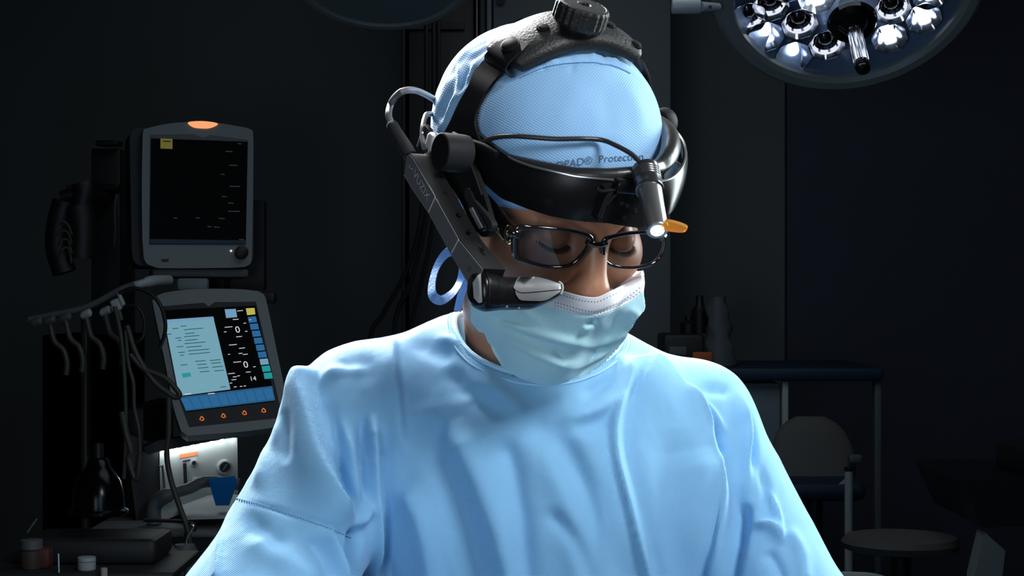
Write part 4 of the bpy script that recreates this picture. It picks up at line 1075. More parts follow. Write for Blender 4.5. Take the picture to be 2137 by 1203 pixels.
G_teal = glow('screen_teal', (0.02, 0.32, 0.34), 0.9); G_lb = glow('screen_light_blue', (0.18, 0.36, 0.55), 0.9); G_ico = glow('icon_orange', (0.9, 0.22, 0.06), 0.8)
G_led = glow('led_white', (0.9, 1.0, 1.0), 14)

def struct(name, mb, m): o = mb.build(name, m, None, smooth=False); o['kind'] = 'structure'; return o
struct('floor', MB().box((0, 2.2, -0.05), (6.6, 8.4, 0.1)), M_floor)
struct('ceiling', MB().box((0, 2.2, 2.95), (6.6, 8.4, 0.1)), M_ceil)
struct('wall_back', MB().box((0, 6.35, 1.45), (6.6, 0.1, 2.9)), M_wall)
struct('wall_left', MB().box((-3.25, 2.2, 1.45), (0.1, 8.4, 2.9)), M_wall)
struct('wall_right', MB().box((3.25, 2.2, 1.45), (0.1, 8.4, 2.9)), M_wall)
struct('wall_front', MB().box((0, -1.95, 1.45), (6.6, 0.1, 2.9)), M_wall)
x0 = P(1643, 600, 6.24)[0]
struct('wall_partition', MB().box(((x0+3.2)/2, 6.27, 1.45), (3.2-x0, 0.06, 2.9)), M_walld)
struct('baseboard_back', MB().box((0, 6.28, 0.06), (6.4, 0.03, 0.12)), M_dk2)

class Pl:
    """a plane in the room; f(px,py,off) is the point on it seen at a photo pixel, lifted by off towards its front"""
    def __init__(s, org, n): s.o = np.asarray(org, float); s.n = nrm(n)
    def __call__(s, px, py, off=0.0): return onplane(px, py, s.o+s.n*off, s.n)
    def slab(s, name, pts, th, m, parent, off=0.0, angle=30):
        return MB().prism([s(x, y, off) for x, y in pts], -s.n*th).build(name, m, parent, angle=angle)
def rq(pts, r=0.12, n=4):
    """round the corners of a quad/polygon given in pixels"""
    p = np.asarray(pts, float); out = []
    for i in range(len(p)):
        a, b, c = p[i-1], p[i], p[(i+1) % len(p)]; s = b+(a-b)*r; e = b+(c-b)*r
        for k in range(n+1): t = k/n; out.append((s*(1-t)**2+2*b*t*(1-t)+e*t*t))
    return out
def line(pl, pts, r, off=0.0, n=None): return MB().tube([pl(x, y, off) for x, y in (cr(pts, n) if n else pts)], r, 8)

# ---- supply column behind the head
sc_ = empty('supply_column', P(925, 600, 5.4)*np.array([1, 1, 0]), 'tall black equipment column with steel edge behind the head', 'column')
def vbox(name, px0, px1, d0, d1, m, parent, z0=0.0, z1=2.895):
    a, b = P(px0, 600, d0)[0], P(px1, 600, d0)[0]
    return MB().box(((a+b)/2, (d0+d1)/2, (z0+z1)/2), (b-a, d1-d0, z1-z0), bev=0.004).build(name, m, parent)
vbox('column_body', 852, 990, 5.30, 5.60, M_dk, sc_); vbox('column_rail', 838, 846, 5.26, 5.60, M_dk2, sc_)
vbox('steel_edge', 993, 997, 5.27, 5.34, mat('steel_edge', (0.35, 0.34, 0.33), 0.35, metal=0.6), sc_); vbox('column_rail', 1000, 1013, 5.30, 5.60, M_dk, sc_)
MB().box(P(905, 55, 5.29), (0.19, 0.02, 0.02)).build('cross_bar', M_dk2, sc_)
cb = empty('tall_cabinet', P(1210, 600, 5.5)*np.array([1, 1, 0]), 'tall grey cabinet directly behind the headset, cable loop on its door', 'cabinet')
vbox('cabinet_frame', 1015, 1026, 5.38, 5.9, mat('cabinet_edge', (0.20, 0.23, 0.25), 0.5), cb); vbox('cabinet_door', 1029, 1400, 5.42, 5.9, mat('cabinet_grey', (0.13, 0.145, 0.165), 0.55), cb)
MB().tube(cr([P(x, y, 5.37) for x, y in ((1060, 75), (1065, 58), (1082, 45), (1100, 42), (1118, 48))], 30), 0.006, 8).build('cable_loop', M_dk, cb)
MB().tube(cr([P(x, y, 5.385) for x, y in ((1076, 72), (1085, 50), (1110, 48))], 20), 0.004, 8).build('cable_loop', M_dk, cb)
MB().cyl(P(1045, 0, 5.42), P(1045, 0, 5.395), 0.014, n=16).build('cabinet_lock', M_dk, cb)

# ---- hanging cables behind the left shoulder
for k, (pts, r, lab) in enumerate((([(885, -60), (890, 200), (880, 440), (850, 560), (800, 655), (770, 720), (740, 1000)], 0.007, 'black cable sagging furthest left behind the shoulder'),
        ([(900, -60), (905, 220), (893, 430), (860, 580), (830, 650), (822, 720), (815, 1000)], 0.007, 'black cable hanging between its two neighbours behind the shoulder'),
        ([(912, -60), (915, 240), (905, 450), (880, 590), (862, 660), (855, 740), (850, 1000)], 0.006, 'black cable hanging nearest the neck, behind the blue tie'))):
    p = [P(x, y, 4.9) for x, y in pts]; p[0][2] = 2.9
    tag(MB().tube(cr(p, 60), r, 8).build('hanging_cable', M_dk), lab, 'cable', 'cables hanging behind the left shoulder')

# ---- anaesthesia machine with two displays
am_ = empty('anaesthesia_machine', (P(420, 900, 4.45)[0], 4.45, 0), 'dark anaesthesia machine with two portrait displays and a lit gauge panel', 'medical machine')
pa = Pl(P(410, 400, 4.30), (0.32, -0.94, 0.06))
front = cr([(300, 270), (345, 259), (395, 255), (455, 257), (515, 267)], 12).tolist()+cr([(527, 272), (529, 300), (528, 420), (526, 540)], 8).tolist()+cr([(523, 550), (505, 558), (420, 560), (330, 560)], 8).tolist()+cr([(310, 553), (299, 530), (296, 400), (298, 280)], 8).tolist()
m1 = MB().prism([pa(x, y) for x, y in front], -pa.n*0.035).build('upper_display', M_bez, am_, angle=30)
back = rq([(262, 266), (520, 270), (522, 556), (268, 556)], 0.1)
MB().prism([pa(x+8, y, -0.035) for x, y in back], -pa.n*0.11).build('display_housing', M_dk2, am_, angle=40)
pa.slab('display_frame_recess', [(313, 281), (405, 280), (423, 288), (440, 282), (518, 292), (513, 513), (311, 511)], 0.002, M_bez2, m1, 0.0008)
pa.slab('screen', [(315, 289), (517, 296), (513, 510), (312, 510)], 0.002, M_scr, m1, 0.0018)
pa.slab('alarm_light', cr([(393, 255), (425, 253), (455, 258), (440, 267), (420, 268), (402, 265)], 20, True), 0.012, G_or, m1, 0.003)
pa.slab('warning_tag', [(335, 289), (360, 290), (360, 311), (335, 310)], 0.001, G_yeld, m1, 0.0028)
MB().tube([pa(340, 295, 0.003), pa(356, 295.5, 0.003)], 0.0012, 4).build('tag_text', M_dk, m1)
pa.slab('status_bar', [(312, 499), (513, 502), (513, 509), (312, 509)], 0.001, glow('status_bar_dim', (0.006, 0.012, 0.02), 1), m1, 0.0026)
for (x, y, w_) in ((478, 316, 14), (487, 345, 18), (465, 364, 8), (490, 389, 22), (468, 410, 10), (482, 424, 11), (488, 441, 24), (413, 455, 9), (463, 456, 12), (437, 473, 8), (452, 474, 12), (366, 455, 8), (504, 500, 10), (500, 300, 7)):
    line(pa, [(x-w_/2, y), (x+w_/2, y+0.6)], 0.0010, 0.0028).build('screen_reading', G_dim, m1)
MB().lathe(pa(503, 528), pa.n, [(0, 0.017), (0.016, 0.016), (0.018, 0.013), (0.0182, 0.001)], 24).build('display_knob', M_dk, m1)
MB().lathe(pa(482, 524), pa.n, [(0, 0.003), (0.002, 0.003), (0.0022, 0.0003)], 10).build('indicator', G_txt, m1)
MB().lathe(pa(482, 538), pa.n, [(0, 0.002), (0.002, 0.002), (0.0022, 0.0003)], 10).build('indicator', G_dim, m1)
pa.slab('display_logo_plate', [(337, 541), (352, 541), (352, 547), (337, 547)], 0.002, M_dk2, m1, 0.001)
MB().box(pa(415, 572, -0.05), (0.24, 0.07, 0.022), (nrm(np.cross([0, 0, 1.0], pa.n)), pa.n, np.array([0, 0, 1.0])), 0.006).build('display_foot', M_bez2, am_)
# dark backing screen behind and its arm
pb_ = Pl(P(540, 500, 4.52), (0, -1, 0)); pb_.slab('rear_panel', rq([(440, 418), (551, 418), (551, 607), (440, 607)], 0.05), 0.05, M_dk, am_)
# lower display, leaning back and turned
pc = Pl(P(460, 750, 4.15), (0.20, -0.90, 0.38))
out = cr([(318, 628), (335, 614), (380, 606), (430, 603), (500, 604), (538, 608)], 14).tolist()+cr([(550, 614), (557, 632), (575, 720), (598, 830), (606, 872)], 12).tolist()+cr([(600, 888), (520, 900), (430, 907), (392, 910)], 10).tolist()+cr([(378, 900), (362, 850), (345, 760), (322, 650)], 10).tolist()
m2 = MB().prism([pc(x, y) for x, y in out], -pc.n*0.045).build('lower_display', M_bez, am_, angle=30)
pc.slab('display_recess', [(334, 640), (425, 632), (436, 640), (448, 631), (534, 630), (590, 872), (395, 892), (372, 830)], 0.002, M_dk2, m2, 0.0008)
pc.slab('screen', [(338, 648), (534, 638), (574, 838), (388, 860)], 0.002, M_scr, m2, 0.0018)
pc.slab('screen_window', [(344, 673), (446, 666), (481, 813), (374, 827)], 0.001, G_win, m2, 0.0026)
pc.slab('window_title', [(342, 668), (445, 661), (447, 667), (344, 674)], 0.001, G_lb, m2, 0.0028)
pc.slab('button_bar', [(376, 829), (568, 806), (574, 836), (388, 858)], 0.001, G_bar, m2, 0.0026)
for k in range(10):
    a = k/10; b = a+0.085; f0 = lambda t, s: (376+(568-376)*t+(12 if s else 0)*(1-t)+(6 if s else 0)*t+1, 833+(806-829)*t+(22 if s else 0))
    pc.slab('bar_button', [f0(a, 0), f0(b, 0), f0(b, 1), f0(a, 1)], 0.001, G_bar2, m2, 0.0030)
pc.slab('blue_tag', [(469, 646), (492, 645), (495, 662), (472, 664)], 0.001, G_lb, m2, 0.003)
pc.slab('yellow_tag', [(513, 644), (531, 643), (533, 656), (516, 658)], 0.001, G_yel, m2, 0.003)
for k in range(9):
    t = k/9; x = 516+t*37; y = 662+t*132; m = G_bar2 if k < 6 else (G_lb if k == 6 else G_teal)
    pc.slab('side_button', [(x+1, y), (x+18, y-1.5), (x+20.5, y+10.5), (x+3.5, y+12)], 0.001, m, m2, 0.003)
def txt(s, x, y, size, m, nm='screen_text'):
    xd = nrm(pc(x+10, y-0.9)-pc(x, y)); yd = nrm(pc(x-2.4, y-10)-pc(x, y))
    return text_mesh(nm, s, pc(x, y, 0.0034), xd, yd, size, m, m2)
txt('0', 496, 689, 0.024, G_txt); txt('0', 513, 762, 0.024, G_txt); txt('14', 528, 791, 0.016, G_txt)
def bars(rows, m, r):
    for (x, y, w_) in rows: line(pc, [(x-w_/2, y+w_*0.045), (x+w_/2, y-w_*0.045)], r, 0.003).build('screen_text', m, m2)
bars([(366, 686, 12), (383, 681, 12), (404, 687, 40), (396, 696, 20), (400, 702, 32), (399, 710, 26), (407, 716, 44), (405, 724, 32), (414, 731, 44), (416, 738, 44), (372, 706, 12), (375, 711, 8), (376, 724, 14), (379, 736, 14), (380, 742, 8), (384, 762, 14), (418, 754, 22), (421, 761, 20), (424, 768, 22), (427, 776, 20), (449, 752, 22), (451, 758, 20), (454, 766, 22), (457, 774, 20), (466, 808, 12), (353, 698, 10)], G_txd, 0.0009)
pc.slab('go_button', [(379, 780), (397, 778), (399, 786), (382, 789)], 0.001, G_teal, m2, 0.003)
bars([(477, 683, 16), (501, 649, 12), (492, 667, 12), (511, 675, 5), (514, 692, 5), (499, 703, 12), (486, 720, 16), (505, 727, 12), (502, 738, 8), (512, 740, 10), (495, 756, 16), (531, 766, 5), (483, 780, 14), (518, 777, 10), (490, 787, 8), (498, 785, 5), (488, 793, 10), (482, 800, 5), (491, 808, 6), (503, 807, 5), (511, 806, 5), (522, 668, 4), (470, 693, 5), (478, 740, 4)], G_txt, 0.0008)
bars([(392, 823, 14), (441, 822, 14)], G_txt, 0.0010)
for x, y in ((421, 874), (466, 868), (510, 862), (550, 857)):
    MB().tube([pc(*q_, 0.003) for q_ in cr([(x-4, y+3), (x-1, y-4), (x+3, y-1), (x+4, y+3), (x-2, y+4)], 16)], 0.0011, 6).build('touch_icon', G_ico, m2)
MB().box(pc(403, 594, -0.02), (0.075, 0.03, 0.03), (np.array([1.0, 0, 0]), np.array([0, 1.0, 0]), np.array([0, 0, 1.0])), 0.006).build('display_bracket', M_bez, am_)
vbox('machine_mast', 395, 470, 4.44, 4.60, M_dk, am_, 0.3, 1.75)
MB().tube(cr([P(x, y, d) for x, y, d in ((268, 600, 4.15), (290, 594, 4.15), (320, 586, 4.18), (352, 585, 4.25))], 20), [0.010]*10+[0.013]*10, 12).build('support_arm', M_wht, am_)
MB().box(P(555, 622, 4.35), (0.05, 0.05, 0.028), bev=0.005).build('side_lug', M_dk2, am_)
# lit gauge panel under the lower display
pd_ = Pl(P(415, 990, 4.22), (0.30, -0.95, 0.0)); pan = [(333, 942), (495, 912), (497, 1030), (430, 1052), (335, 1090)]
gp = pd_.slab('gauge_panel', pan, 0.03, mat('gauge_panel_enamel', (0.42, 0.46, 0.46), 0.45), am_)
pd_.slab('panel_side', [(262, 905), (331, 930), (333, 1095), (285, 1092)], 0.03, M_dk2, am_, -0.005)
pd_.slab('panel_hood', [(300, 935), (330, 920), (400, 912), (500, 890), (502, 910), (420, 926), (333, 943), (310, 950)], 0.05, M_dk2, am_, 0.05)
led_px = [(339, 945), (356, 941), (367, 939), (384, 936), (402, 933), (421, 930), (441, 926), (463, 922), (487, 918)]
for i, (x, y) in enumerate(led_px):
    p = pd_(x, y-3, 0.014); MB().sphere(p, 0.0045, 10).build('panel_led', G_led, gp)
    d = bpy.data.lights.new('panel_led_light', 'POINT'); d.energy = 0.016; d.shadow_soft_size = 0.004; d.color = (0.92, 1, 1)
    o = bpy.data.objects.new('panel_led_light', d); COL.objects.link(o); o.location = tuple(pd_(x, y+2, 0.016))
pd_.slab('label_plate', [(375, 950), (412, 944), (412, 1008), (377, 1017)], 0.001, M_wht, gp, 0.001)
pd_.slab('label_band', [(375, 949), (412, 943), (412, 951), (375, 958)], 0.001, mat('orange_label', (0.85, 0.22, 0.08), 0.5), gp, 0.002)
line(pd_, [(381, 963), (397, 960)], 0.0012, 0.002).build('label_text', M_dk, gp)
pd_.slab('flow_tube', [(382, 968), (389, 967), (391, 1010), (384, 1012)], 0.002, M_dk, gp, 0.003)
for x, y, r in ((405, 967, 0.010), (407, 1003, 0.008)):
    MB().lathe(pd_(x, y), pd_.n, [(0, r), (0.008, r), (0.009, r*0.8), (0.0092, 0.0005)], 20).build('panel_knob', M_wht, gp)
    MB().lathe(pd_(x, y, 0.009), pd_.n, [(0, r*0.55), (0.002, r*0.5), (0.0022, 0.0005)], 14).build('knob_mark', M_dk, gp)
MB().lathe(pd_(468, 975), pd_.n, [(0, 0.019), (0.014, 0.018), (0.016, 0.016), (0.0165, 0.0135), (0.010, 0.0125)], 32).build('pressure_gauge', M_wht, gp)
MB().lathe(pd_(469, 975, 0.010), pd_.n, [(0, 0.0128), (0.0012, 0.012), (0.0014, 0.0005)], 24).build('gauge_face', M_dk, gp)
MB().tube([pd_(465, 982, 0.014), pd_(474, 968, 0.014)], 0.0012, 6).build('gauge_needle', M_wht, gp)
line(pd_, [(333, 975), (339, 972), (341, 990), (344, 1030)], 0.003, 0.02).build('panel_latch', M_bez2, gp)
# tray, arm, worktop and drawers
vbox('machine_body', 225, 560, 4.30, 4.75, M_dk2, am_, 0.10, P(0, 1096, 4.30)[2])
MB().box(P(400, 1091, 4.20)*np.array([1, 1, 1]), (0.42, 0.42, 0.014), bev=0.004).build('worktop', M_bez2, am_)
MB().prism([P(x, y, d) for x, y, d in ((372, 1062, 4.22), (440, 1036, 4.25), (500, 1040, 4.15), (500, 1082, 4.05), (385, 1086, 4.05))], (0, 0, 0.008)).build('white_tray', M_wht, am_)
arm = cr([P(x, y, 4.10) for x, y in ((322, 1094), (322, 1058), (345, 1036), (395, 1020), (430, 1006), (500, 1012))], 40)
MB().tube(arm, [0.018]*18+[0.014]*22, 14).build('curved_handle', M_bez2, am_)
MB().tube(cr([P(x, y, 4.0) for x, y in ((300, 1086), (360, 1088), (400, 1092), (406, 1104), (398, 1120), (392, 1135))], 30), 0.0045, 8).build('cable_hook', M_dk, am_)
for k in range(3): MB().box((P(385, 0, 4.3)[0], 4.285, 0.70-k*0.2), (0.36, 0.02, 0.18), bev=0.008).build('drawer', M_bez2, am_)
for x in (-1, 1):
    for y in (4.36, 4.70): MB().lathe((P(392, 0, 4.3)[0]+x*0.17, y, 0.0), (0, 0, 1), [(0, 0.03), (0.06, 0.035), (0.1, 0.02)], 16).build('caster', M_dk, am_)
vbox('left_housing', 262, 300, 4.32, 4.70, M_dk, am_, 0.1, 1.1)
# blue bag held in the tray
bl = MB().loft([[P(435, 1000, 4.02), P(490, 994, 4.0), P(490, 994, 4.1), P(435, 1000, 4.12)], [P(437, 1010, 4.02), P(495, 1010, 4.0), P(495, 1010, 4.1), P(437, 1010, 4.12)], [P(450, 1056, 4.04), P(478, 1056, 4.04), P(478, 1056, 4.09), P(450, 1056, 4.09)]]).build('specimen_cup', M_blue)
tag(bl, 'bright blue plastic cup tapering down onto the white tray', 'cup')

# side modules left of the displays
sm = empty('side_module', (P(215, 400, 4.9)[0], 4.9, 0), 'dark slim equipment tower left of the upper display', 'equipment')
vbox('tower_panel', 190, 250, 4.85, 5.05, M_dk2, sm, 0.02, P(0, 310, 4.85)[2]); MB().box(P(228, 300, 4.83), (0.064, 0.06, 0.014), bev=0.003).build('tower_cap', M_dk, sm)
vbox('tower_base', 88, 258, 4.82, 5.10, mat('matt_black_cover', (0.0008, 0.0008, 0.001), 0.9, spec=0.02), sm, 0.02, P(0, 700, 4.82)[2])
MB().box(P(226, 392, 4.83), (0.066, 0.05, 0.018), bev=0.003).build('tower_shelf', M_dk, sm)
MB().tube(cr([P(x, y, 4.80) for x, y in ((243, 405), (239, 440), (240, 480), (238, 515))], 20), 0.0045, 8).build('pale_rod', M_bez2, sm)
hb = empty('handset_bundle', P(150, 500, 4.3), 'black handsets and coiled leads hanging beside the slim tower', 'handset')
for pts, r in (([(172, 382), (176, 400), (170, 430)], 0.028), ([(128, 412), (150, 408), (178, 420)], 0.016), ([(135, 420), (122, 470), (120, 520), (135, 570)], 0.030), ([(165, 430), (172, 480), (170, 540)], 0.036)):
    MB().tube(cr([P(x, y, 4.25) for x, y in pts], 16), r, 12).build('handset', M_dk, hb)
for k in range(4):
    MB().tube(cr([P(x, y, 4.2) for x, y in ((118+k*3, 470+k*22), (130, 462+k*20), (142, 470+k*16), (150, 490+k*20))], 14), 0.003, 6).build('coiled_lead', M_hose, hb)
MB().tube([P(150, 400, 4.4), P(150, 400, 4.45)+np.array([0.0, 0.38, 0])], 0.02, 8).build('handset_mount', M_dk, hb)

# probe rack: rail with clips, a hose hanging from each
rk = empty('hose_rack', P(170, 640, 4.1), 'slanted grey rail with a row of hose clips in front of the machine', 'hose rack')
MB().tube(cr([P(x, y, 4.1) for x, y in ((60, 668), (110, 658), (180, 642), (250, 606), (280, 594))], 30), 0.008, 10).build('rack_rail', M_bez2, rk)
vbox('rack_post', 168, 182, 4.14, 4.18, M_dk, rk, 0.0, P(0, 645, 4.14)[2])
cl = [(76, 672), (104, 668), (137, 662), (180, 656), (220, 650), (243, 640)]
for i, (x, y) in enumerate(cl):
    c0 = P(x, y, 4.05); a1 = nrm([0.9, -0.2, 0.35+0.1*i/5]); a2 = nrm(np.cross(a1, [0, 0.8, 0.6]))
    c_ = MB().box(c0, (0.026, 0.02, 0.015), (a1, nrm(np.cross(a2, a1)), a2), 0.004).build('hose_clip', M_wht if i in (3, 4, 5) else M_bez2, rk)
for i, (x, y) in enumerate(cl[1:5]):
    pts = [(x, y+8), (x+10, y+45), (x+28, y+62), (x+36, y+90), (x+34, y+115)]
    tag(MB().tube(cr([P(a, b, 4.06-0.01*i) for a, b in pts], 24), 0.007, 8).build('hanging_hose', M_hose), 'short dark ribbed hose hanging from the rack clip, %s' % ('second clip from its far left end', 'third clip from its far left end', 'fourth clip from its far left end', 'fifth clip from its far left end')[i], 'hose', 'short hoses hanging from the clip rack')
hoses = [
    ([(240, 640), (252, 700), (258, 760), (262, 850), (262, 930), (258, 1000)], 0.0050, 'thin dark hose falling straight down from the last clip'),
    ([(262, 690), (268, 760), (278, 800), (280, 850), (290, 900), (292, 960)], 0.0045, 'thin dark hose beside the straight one, curving slightly right'),
    ([(265, 680), (285, 740), (320, 795), (350, 820), (366, 830), (374, 822), (345, 790), (300, 770), (272, 740)], 0.0065, 'looped brown hose reaching over the corner of the lower display'),
    ([(352, 830), (352, 900), (348, 950), (356, 1000), (372, 1050), (392, 1110), (398, 1170), (400, 1260)], 0.0065, 'long olive hose passing in front of the lit gauge panel'),
    ([(248, 612), (280, 602), (318, 616), (340, 650), (345, 690), (333, 728)], 0.0045, 'thin black lead arching round the left side of lower display'),
    ([(258, 640), (285, 640), (300, 665), (298, 700), (282, 715), (265, 700)], 0.0040, 'small black lead loop inside the larger arching lead'),
    ([(255, 860), (262, 900), (272, 940), (268, 960), (284, 1000), (292, 950)], 0.0080, 'knotted hose end hanging low beside the black bag'),
]
for pts, r, lab in hoses:
    tag(MB().tube(cr([P(x, y, 3.98) for x, y in pts], 60), r, 8).build('hanging_hose', M_dk if 'black lead' in lab else M_hose), lab, 'hose')
pk = empty('probe_plug', P(250, 630, 4.0), 'pale grey connector plug clipped at the right end of rack', 'plug')
MB().box(P(243, 637, 4.0), (0.020, 0.02, 0.028), (nrm([1, 0, 0.45]), np.array([0, 1.0, 0]), nrm([-0.45, 0, 1])), 0.004).build('plug_body', M_wht, pk)
MB().tube([P(247, 612, 4.0), P(254, 628, 4.0), P(259, 640, 4.0)], [0.004, 0.006, 0.005], 8).build('plug_pin', M_wht, pk)
MB().box(P(250, 658, 4.0), (0.010, 0.012, 0.026), (nrm([1, 0, 0.3]), np.array([0, 1.0, 0]), nrm([-0.3, 0, 1])), 0.003).build('plug_tail', M_bez2, pk)

# black reservoir bag and bits on the trolley at the lower left
bg = empty('black_drum', P(205, 1075, 3.62), 'glossy black drum standing under the hanging hoses', 'drum')
cB = P(205, 1075, 3.62)
MB().lathe(cB, (0, 0, 1), [(0, 0.058), (0.004, 0.062), (0.010, 0.062), (0.014, 0.055), (0.04, 0.054), (0.07, 0.047), (0.09, 0.034), (0.10, 0.026), (0.115, 0.022), (0.12, 0.015)], 36).build('drum_body', mat('black_gloss_rubber', (0.002, 0.002, 0.003), 0.2, spec=0.25), bg)
MB().cyl(cB+np.array([0, 0, 0.11]), cB+np.array([0, 0, 0.15]), 0.010, n=16).build('drum_valve', M_dk, bg)
tr_ = empty('instrument_trolley', (P(190, 0, 3.58)[0], 3.58, 0), 'dark wheeled trolley at the lower left holding bottles', 'trolley')
zt_ = P(0, 1172, 3.58)[2]
MB().box((P(190, 0, 3.58)[0], 3.58, zt_-0.008), (0.40, 0.30, 0.016), bev=0.004).build('trolley_top', M_dk2, tr_)
MB().box((P(200, 0, 3.6)[0], 3.62, (zt_+P(0, 1110, 3.6)[2])/2-0.004), (0.28, 0.18, P(0, 1110, 3.6)[2]-zt_-0.008), bev=0.012).build('trolley_case', M_dk2, tr_)
for x in (-0.18, 0.18):
    for y in (3.46, 3.70): MB().cyl((P(190, 0, 3.58)[0]+x, y, 0.0), (P(190, 0, 3.58)[0]+x, y, zt_-0.01), 0.011, n=12).build('trolley_leg', M_bez2, tr_)
def jar(px, py, r, h, capm, bodym, lab, nm='bottle', cat='bottle', dep=3.49):
    p = P(px, py, dep); p[2] = zt_+0.0005; e = empty(nm, p, lab, cat)
    MB().lathe(p, (0, 0, 1), [(0, r*0.95), (0.003, r), (h*0.62, r), (h*0.66, r*0.8), (h*0.68, r*0.8)], 24).build('bottle_body', bodym, e)
    MB().lathe(p+np.array([0, 0, h*0.68]), (0, 0, 1), [(0, r*1.02), (h*0.30, r*1.0), (h*0.32, r*0.9)], 24).build('bottle_cap', capm, e); return e
b1 = jar(66, 1150, 0.022, 0.058, M_bez2, mat('brown_glass', (0.07, 0.05, 0.04), 0.4), 'small brown jar with grey cap at far left of trolley')
b2 = jar(181, 1172, 0.018, 0.026, M_wht, M_wht, 'white capped bottle near the front edge of trolley', dep=3.47)
MB().box(np.array([P(92, 1186, 3.5)[0], 3.5, zt_+0.0205]), (0.030, 0.04, 0.04), bev=0.004).build('x', M_dk) and None
rb_ = bpy.data.objects['x']; rb_.name = 'medicine_box'; rb_.data.materials[0] = mat('dark_red_card', (0.09, 0.025, 0.02), 0.6); tag(rb_, 'small dark red box beside the brown jar', 'box')
pn = MB().cyl(P(57, 1112, 3.49), P(77, 1083, 3.49), 0.0022, n=8).build('metal_probe', M_silver); tag(pn, 'thin steel probe leaning up out of the brown jar', 'probe')
v1 = MB().cyl(P(122, 1156, 3.42), P(123, 1196, 3.42), 0.0022, n=8).build('glass_vial', M_silver); tag(v1, 'thin bright glass rod standing left of the white capped bottle', 'rod')
v2 = MB().cyl(P(217, 1186, 3.41), P(218, 1240, 3.41), 0.0070, n=12).build('trolley_rod', M_lgrey); tag(v2, 'pale blue upright rod right of the white capped bottle', 'rod')
hk = empty('drip_canister', P(385, 1203, 3.9), 'grey canister with a steel hook standing below the machine worktop', 'canister')
pH = P(385, 1137, 3.9); MB().lathe((pH[0], pH[1], pH[2]-0.35), (0, 0, 1), [(0, 0.028), (0.34, 0.028), (0.35, 0.022)], 20).build('canister_body', M_bez2, hk)
MB().tube(cr([P(x, y, 3.9) for x, y in ((388, 1138), (392, 1120), (404, 1100), (398, 1096))], 12), 0.003, 8).build('canister_hook', M_silver, hk)
MB().cyl((pH[0], pH[1], 0.0), (pH[0], pH[1], pH[2]-0.35), 0.012, n=12).build('canister_stand', M_dk, hk)
wr = MB().tube(cr([P(x, y, 3.85) for x, y in ((335, 1120), (352, 1142), (368, 1165), (385, 1203))], 20), [0.010]*10+[0.013]*10, 10).build('grey_strap', M_bez2); tag(wr, 'crumpled grey strap hanging left of the canister', 'strap')

# ---- right side of the room
dk = empty('wall_desk', (P(1680, 0, 5.0)[0], 5.0, 0), 'dark blue topped desk with pale legs against the right wall', 'desk')
pz = lambda py, d: P(0, py, d)[2]
a, b = P(1395, 0, 4.9)[0], P(1845, 0, 4.9)[0]
MB().box(((a+b)/2, 5.15, (pz(768, 4.9)+pz(796, 4.9))/2), (b-a, 0.5, pz(768, 4.9)-pz(796, 4.9)), bev=0.01).build('desk_top', M_navy, dk)
vbox('desk_leg', 1826, 1840, 4.92, 4.96, M_bez2, dk, 0, pz(794, 4.92)); vbox('desk_leg', 1633, 1646, 4.92, 4.96, M_wht, dk, 0, pz(796, 4.92)); vbox('desk_leg', 1415, 1430, 4.92, 4.96, M_bez2, dk, 0, pz(796, 4.92))
vbox('desk_side', 1545, 1628, 4.94, 5.30, mat('pale_blue_panel', (0.16, 0.20, 0.24), 0.6), dk, 0.3, pz(800, 4.94))
cu = empty('curtain', (P(1505, 0, 5.1)[0], 5.1, 0), 'narrow pale bag hanging behind the right shoulder', 'bag')
zz = pz(768, 4.9)+0.001
R = []
for k in range(14):
    t = k/13; y = 770-150*t; wd = (0.045-0.018*t)+0.004*math.sin(k*1.9); c0 = P(1504-8*t, y, 5.0); c0[2] = max(c0[2], zz); R.append([c0+np.array([wd*math.cos(q)*(1+0.15*math.sin(3*q+k)), 0.03*math.sin(q), 0]) for q in (2*math.pi*j/20 for j in range(20))])
cu.name = 'hanging_bag'; MB().loft(R).build('bag_body', M_bez2, cu)
eq = empty('desk_printer', (P(1430, 0, 5.05)[0], 5.05, zz), 'dark instrument box with an orange strip on the desk', 'instrument')
MB().box((P(1420, 0, 5.05)[0], 5.05, zz+0.048), (0.12, 0.2, 0.09), bev=0.01).build('case', M_dk2, eq)
MB().box((P(1466, 0, 4.94)[0], 4.945, zz+0.024), (0.055, 0.01, 0.036), bev=0.002).build('orange_strip', mat('orange_plastic', (0.55, 0.10, 0.01), 0.5), eq)
MB().box((P(1415, 0, 4.94)[0], 4.945, zz+0.045), (0.05, 0.008, 0.025), bev=0.002).build('case_label', M_bez2, eq)
for x, h, lab in ((1460, 0.11, 'dark bottle standing taller on the instrument box'), (1437, 0.05, 'short dark bottle standing on the instrument box')):
    p = np.array([P(x, 0, 5.05)[0], 5.05, zz+0.0935]); tag(MB().lathe(p, (0, 0, 1), [(0, 0.024), (h*0.6, 0.026), (h*0.75, 0.012), (h, 0.011)], 18).build('bottle', M_dk), lab, 'bottle', 'dark bottles on the instrument box')
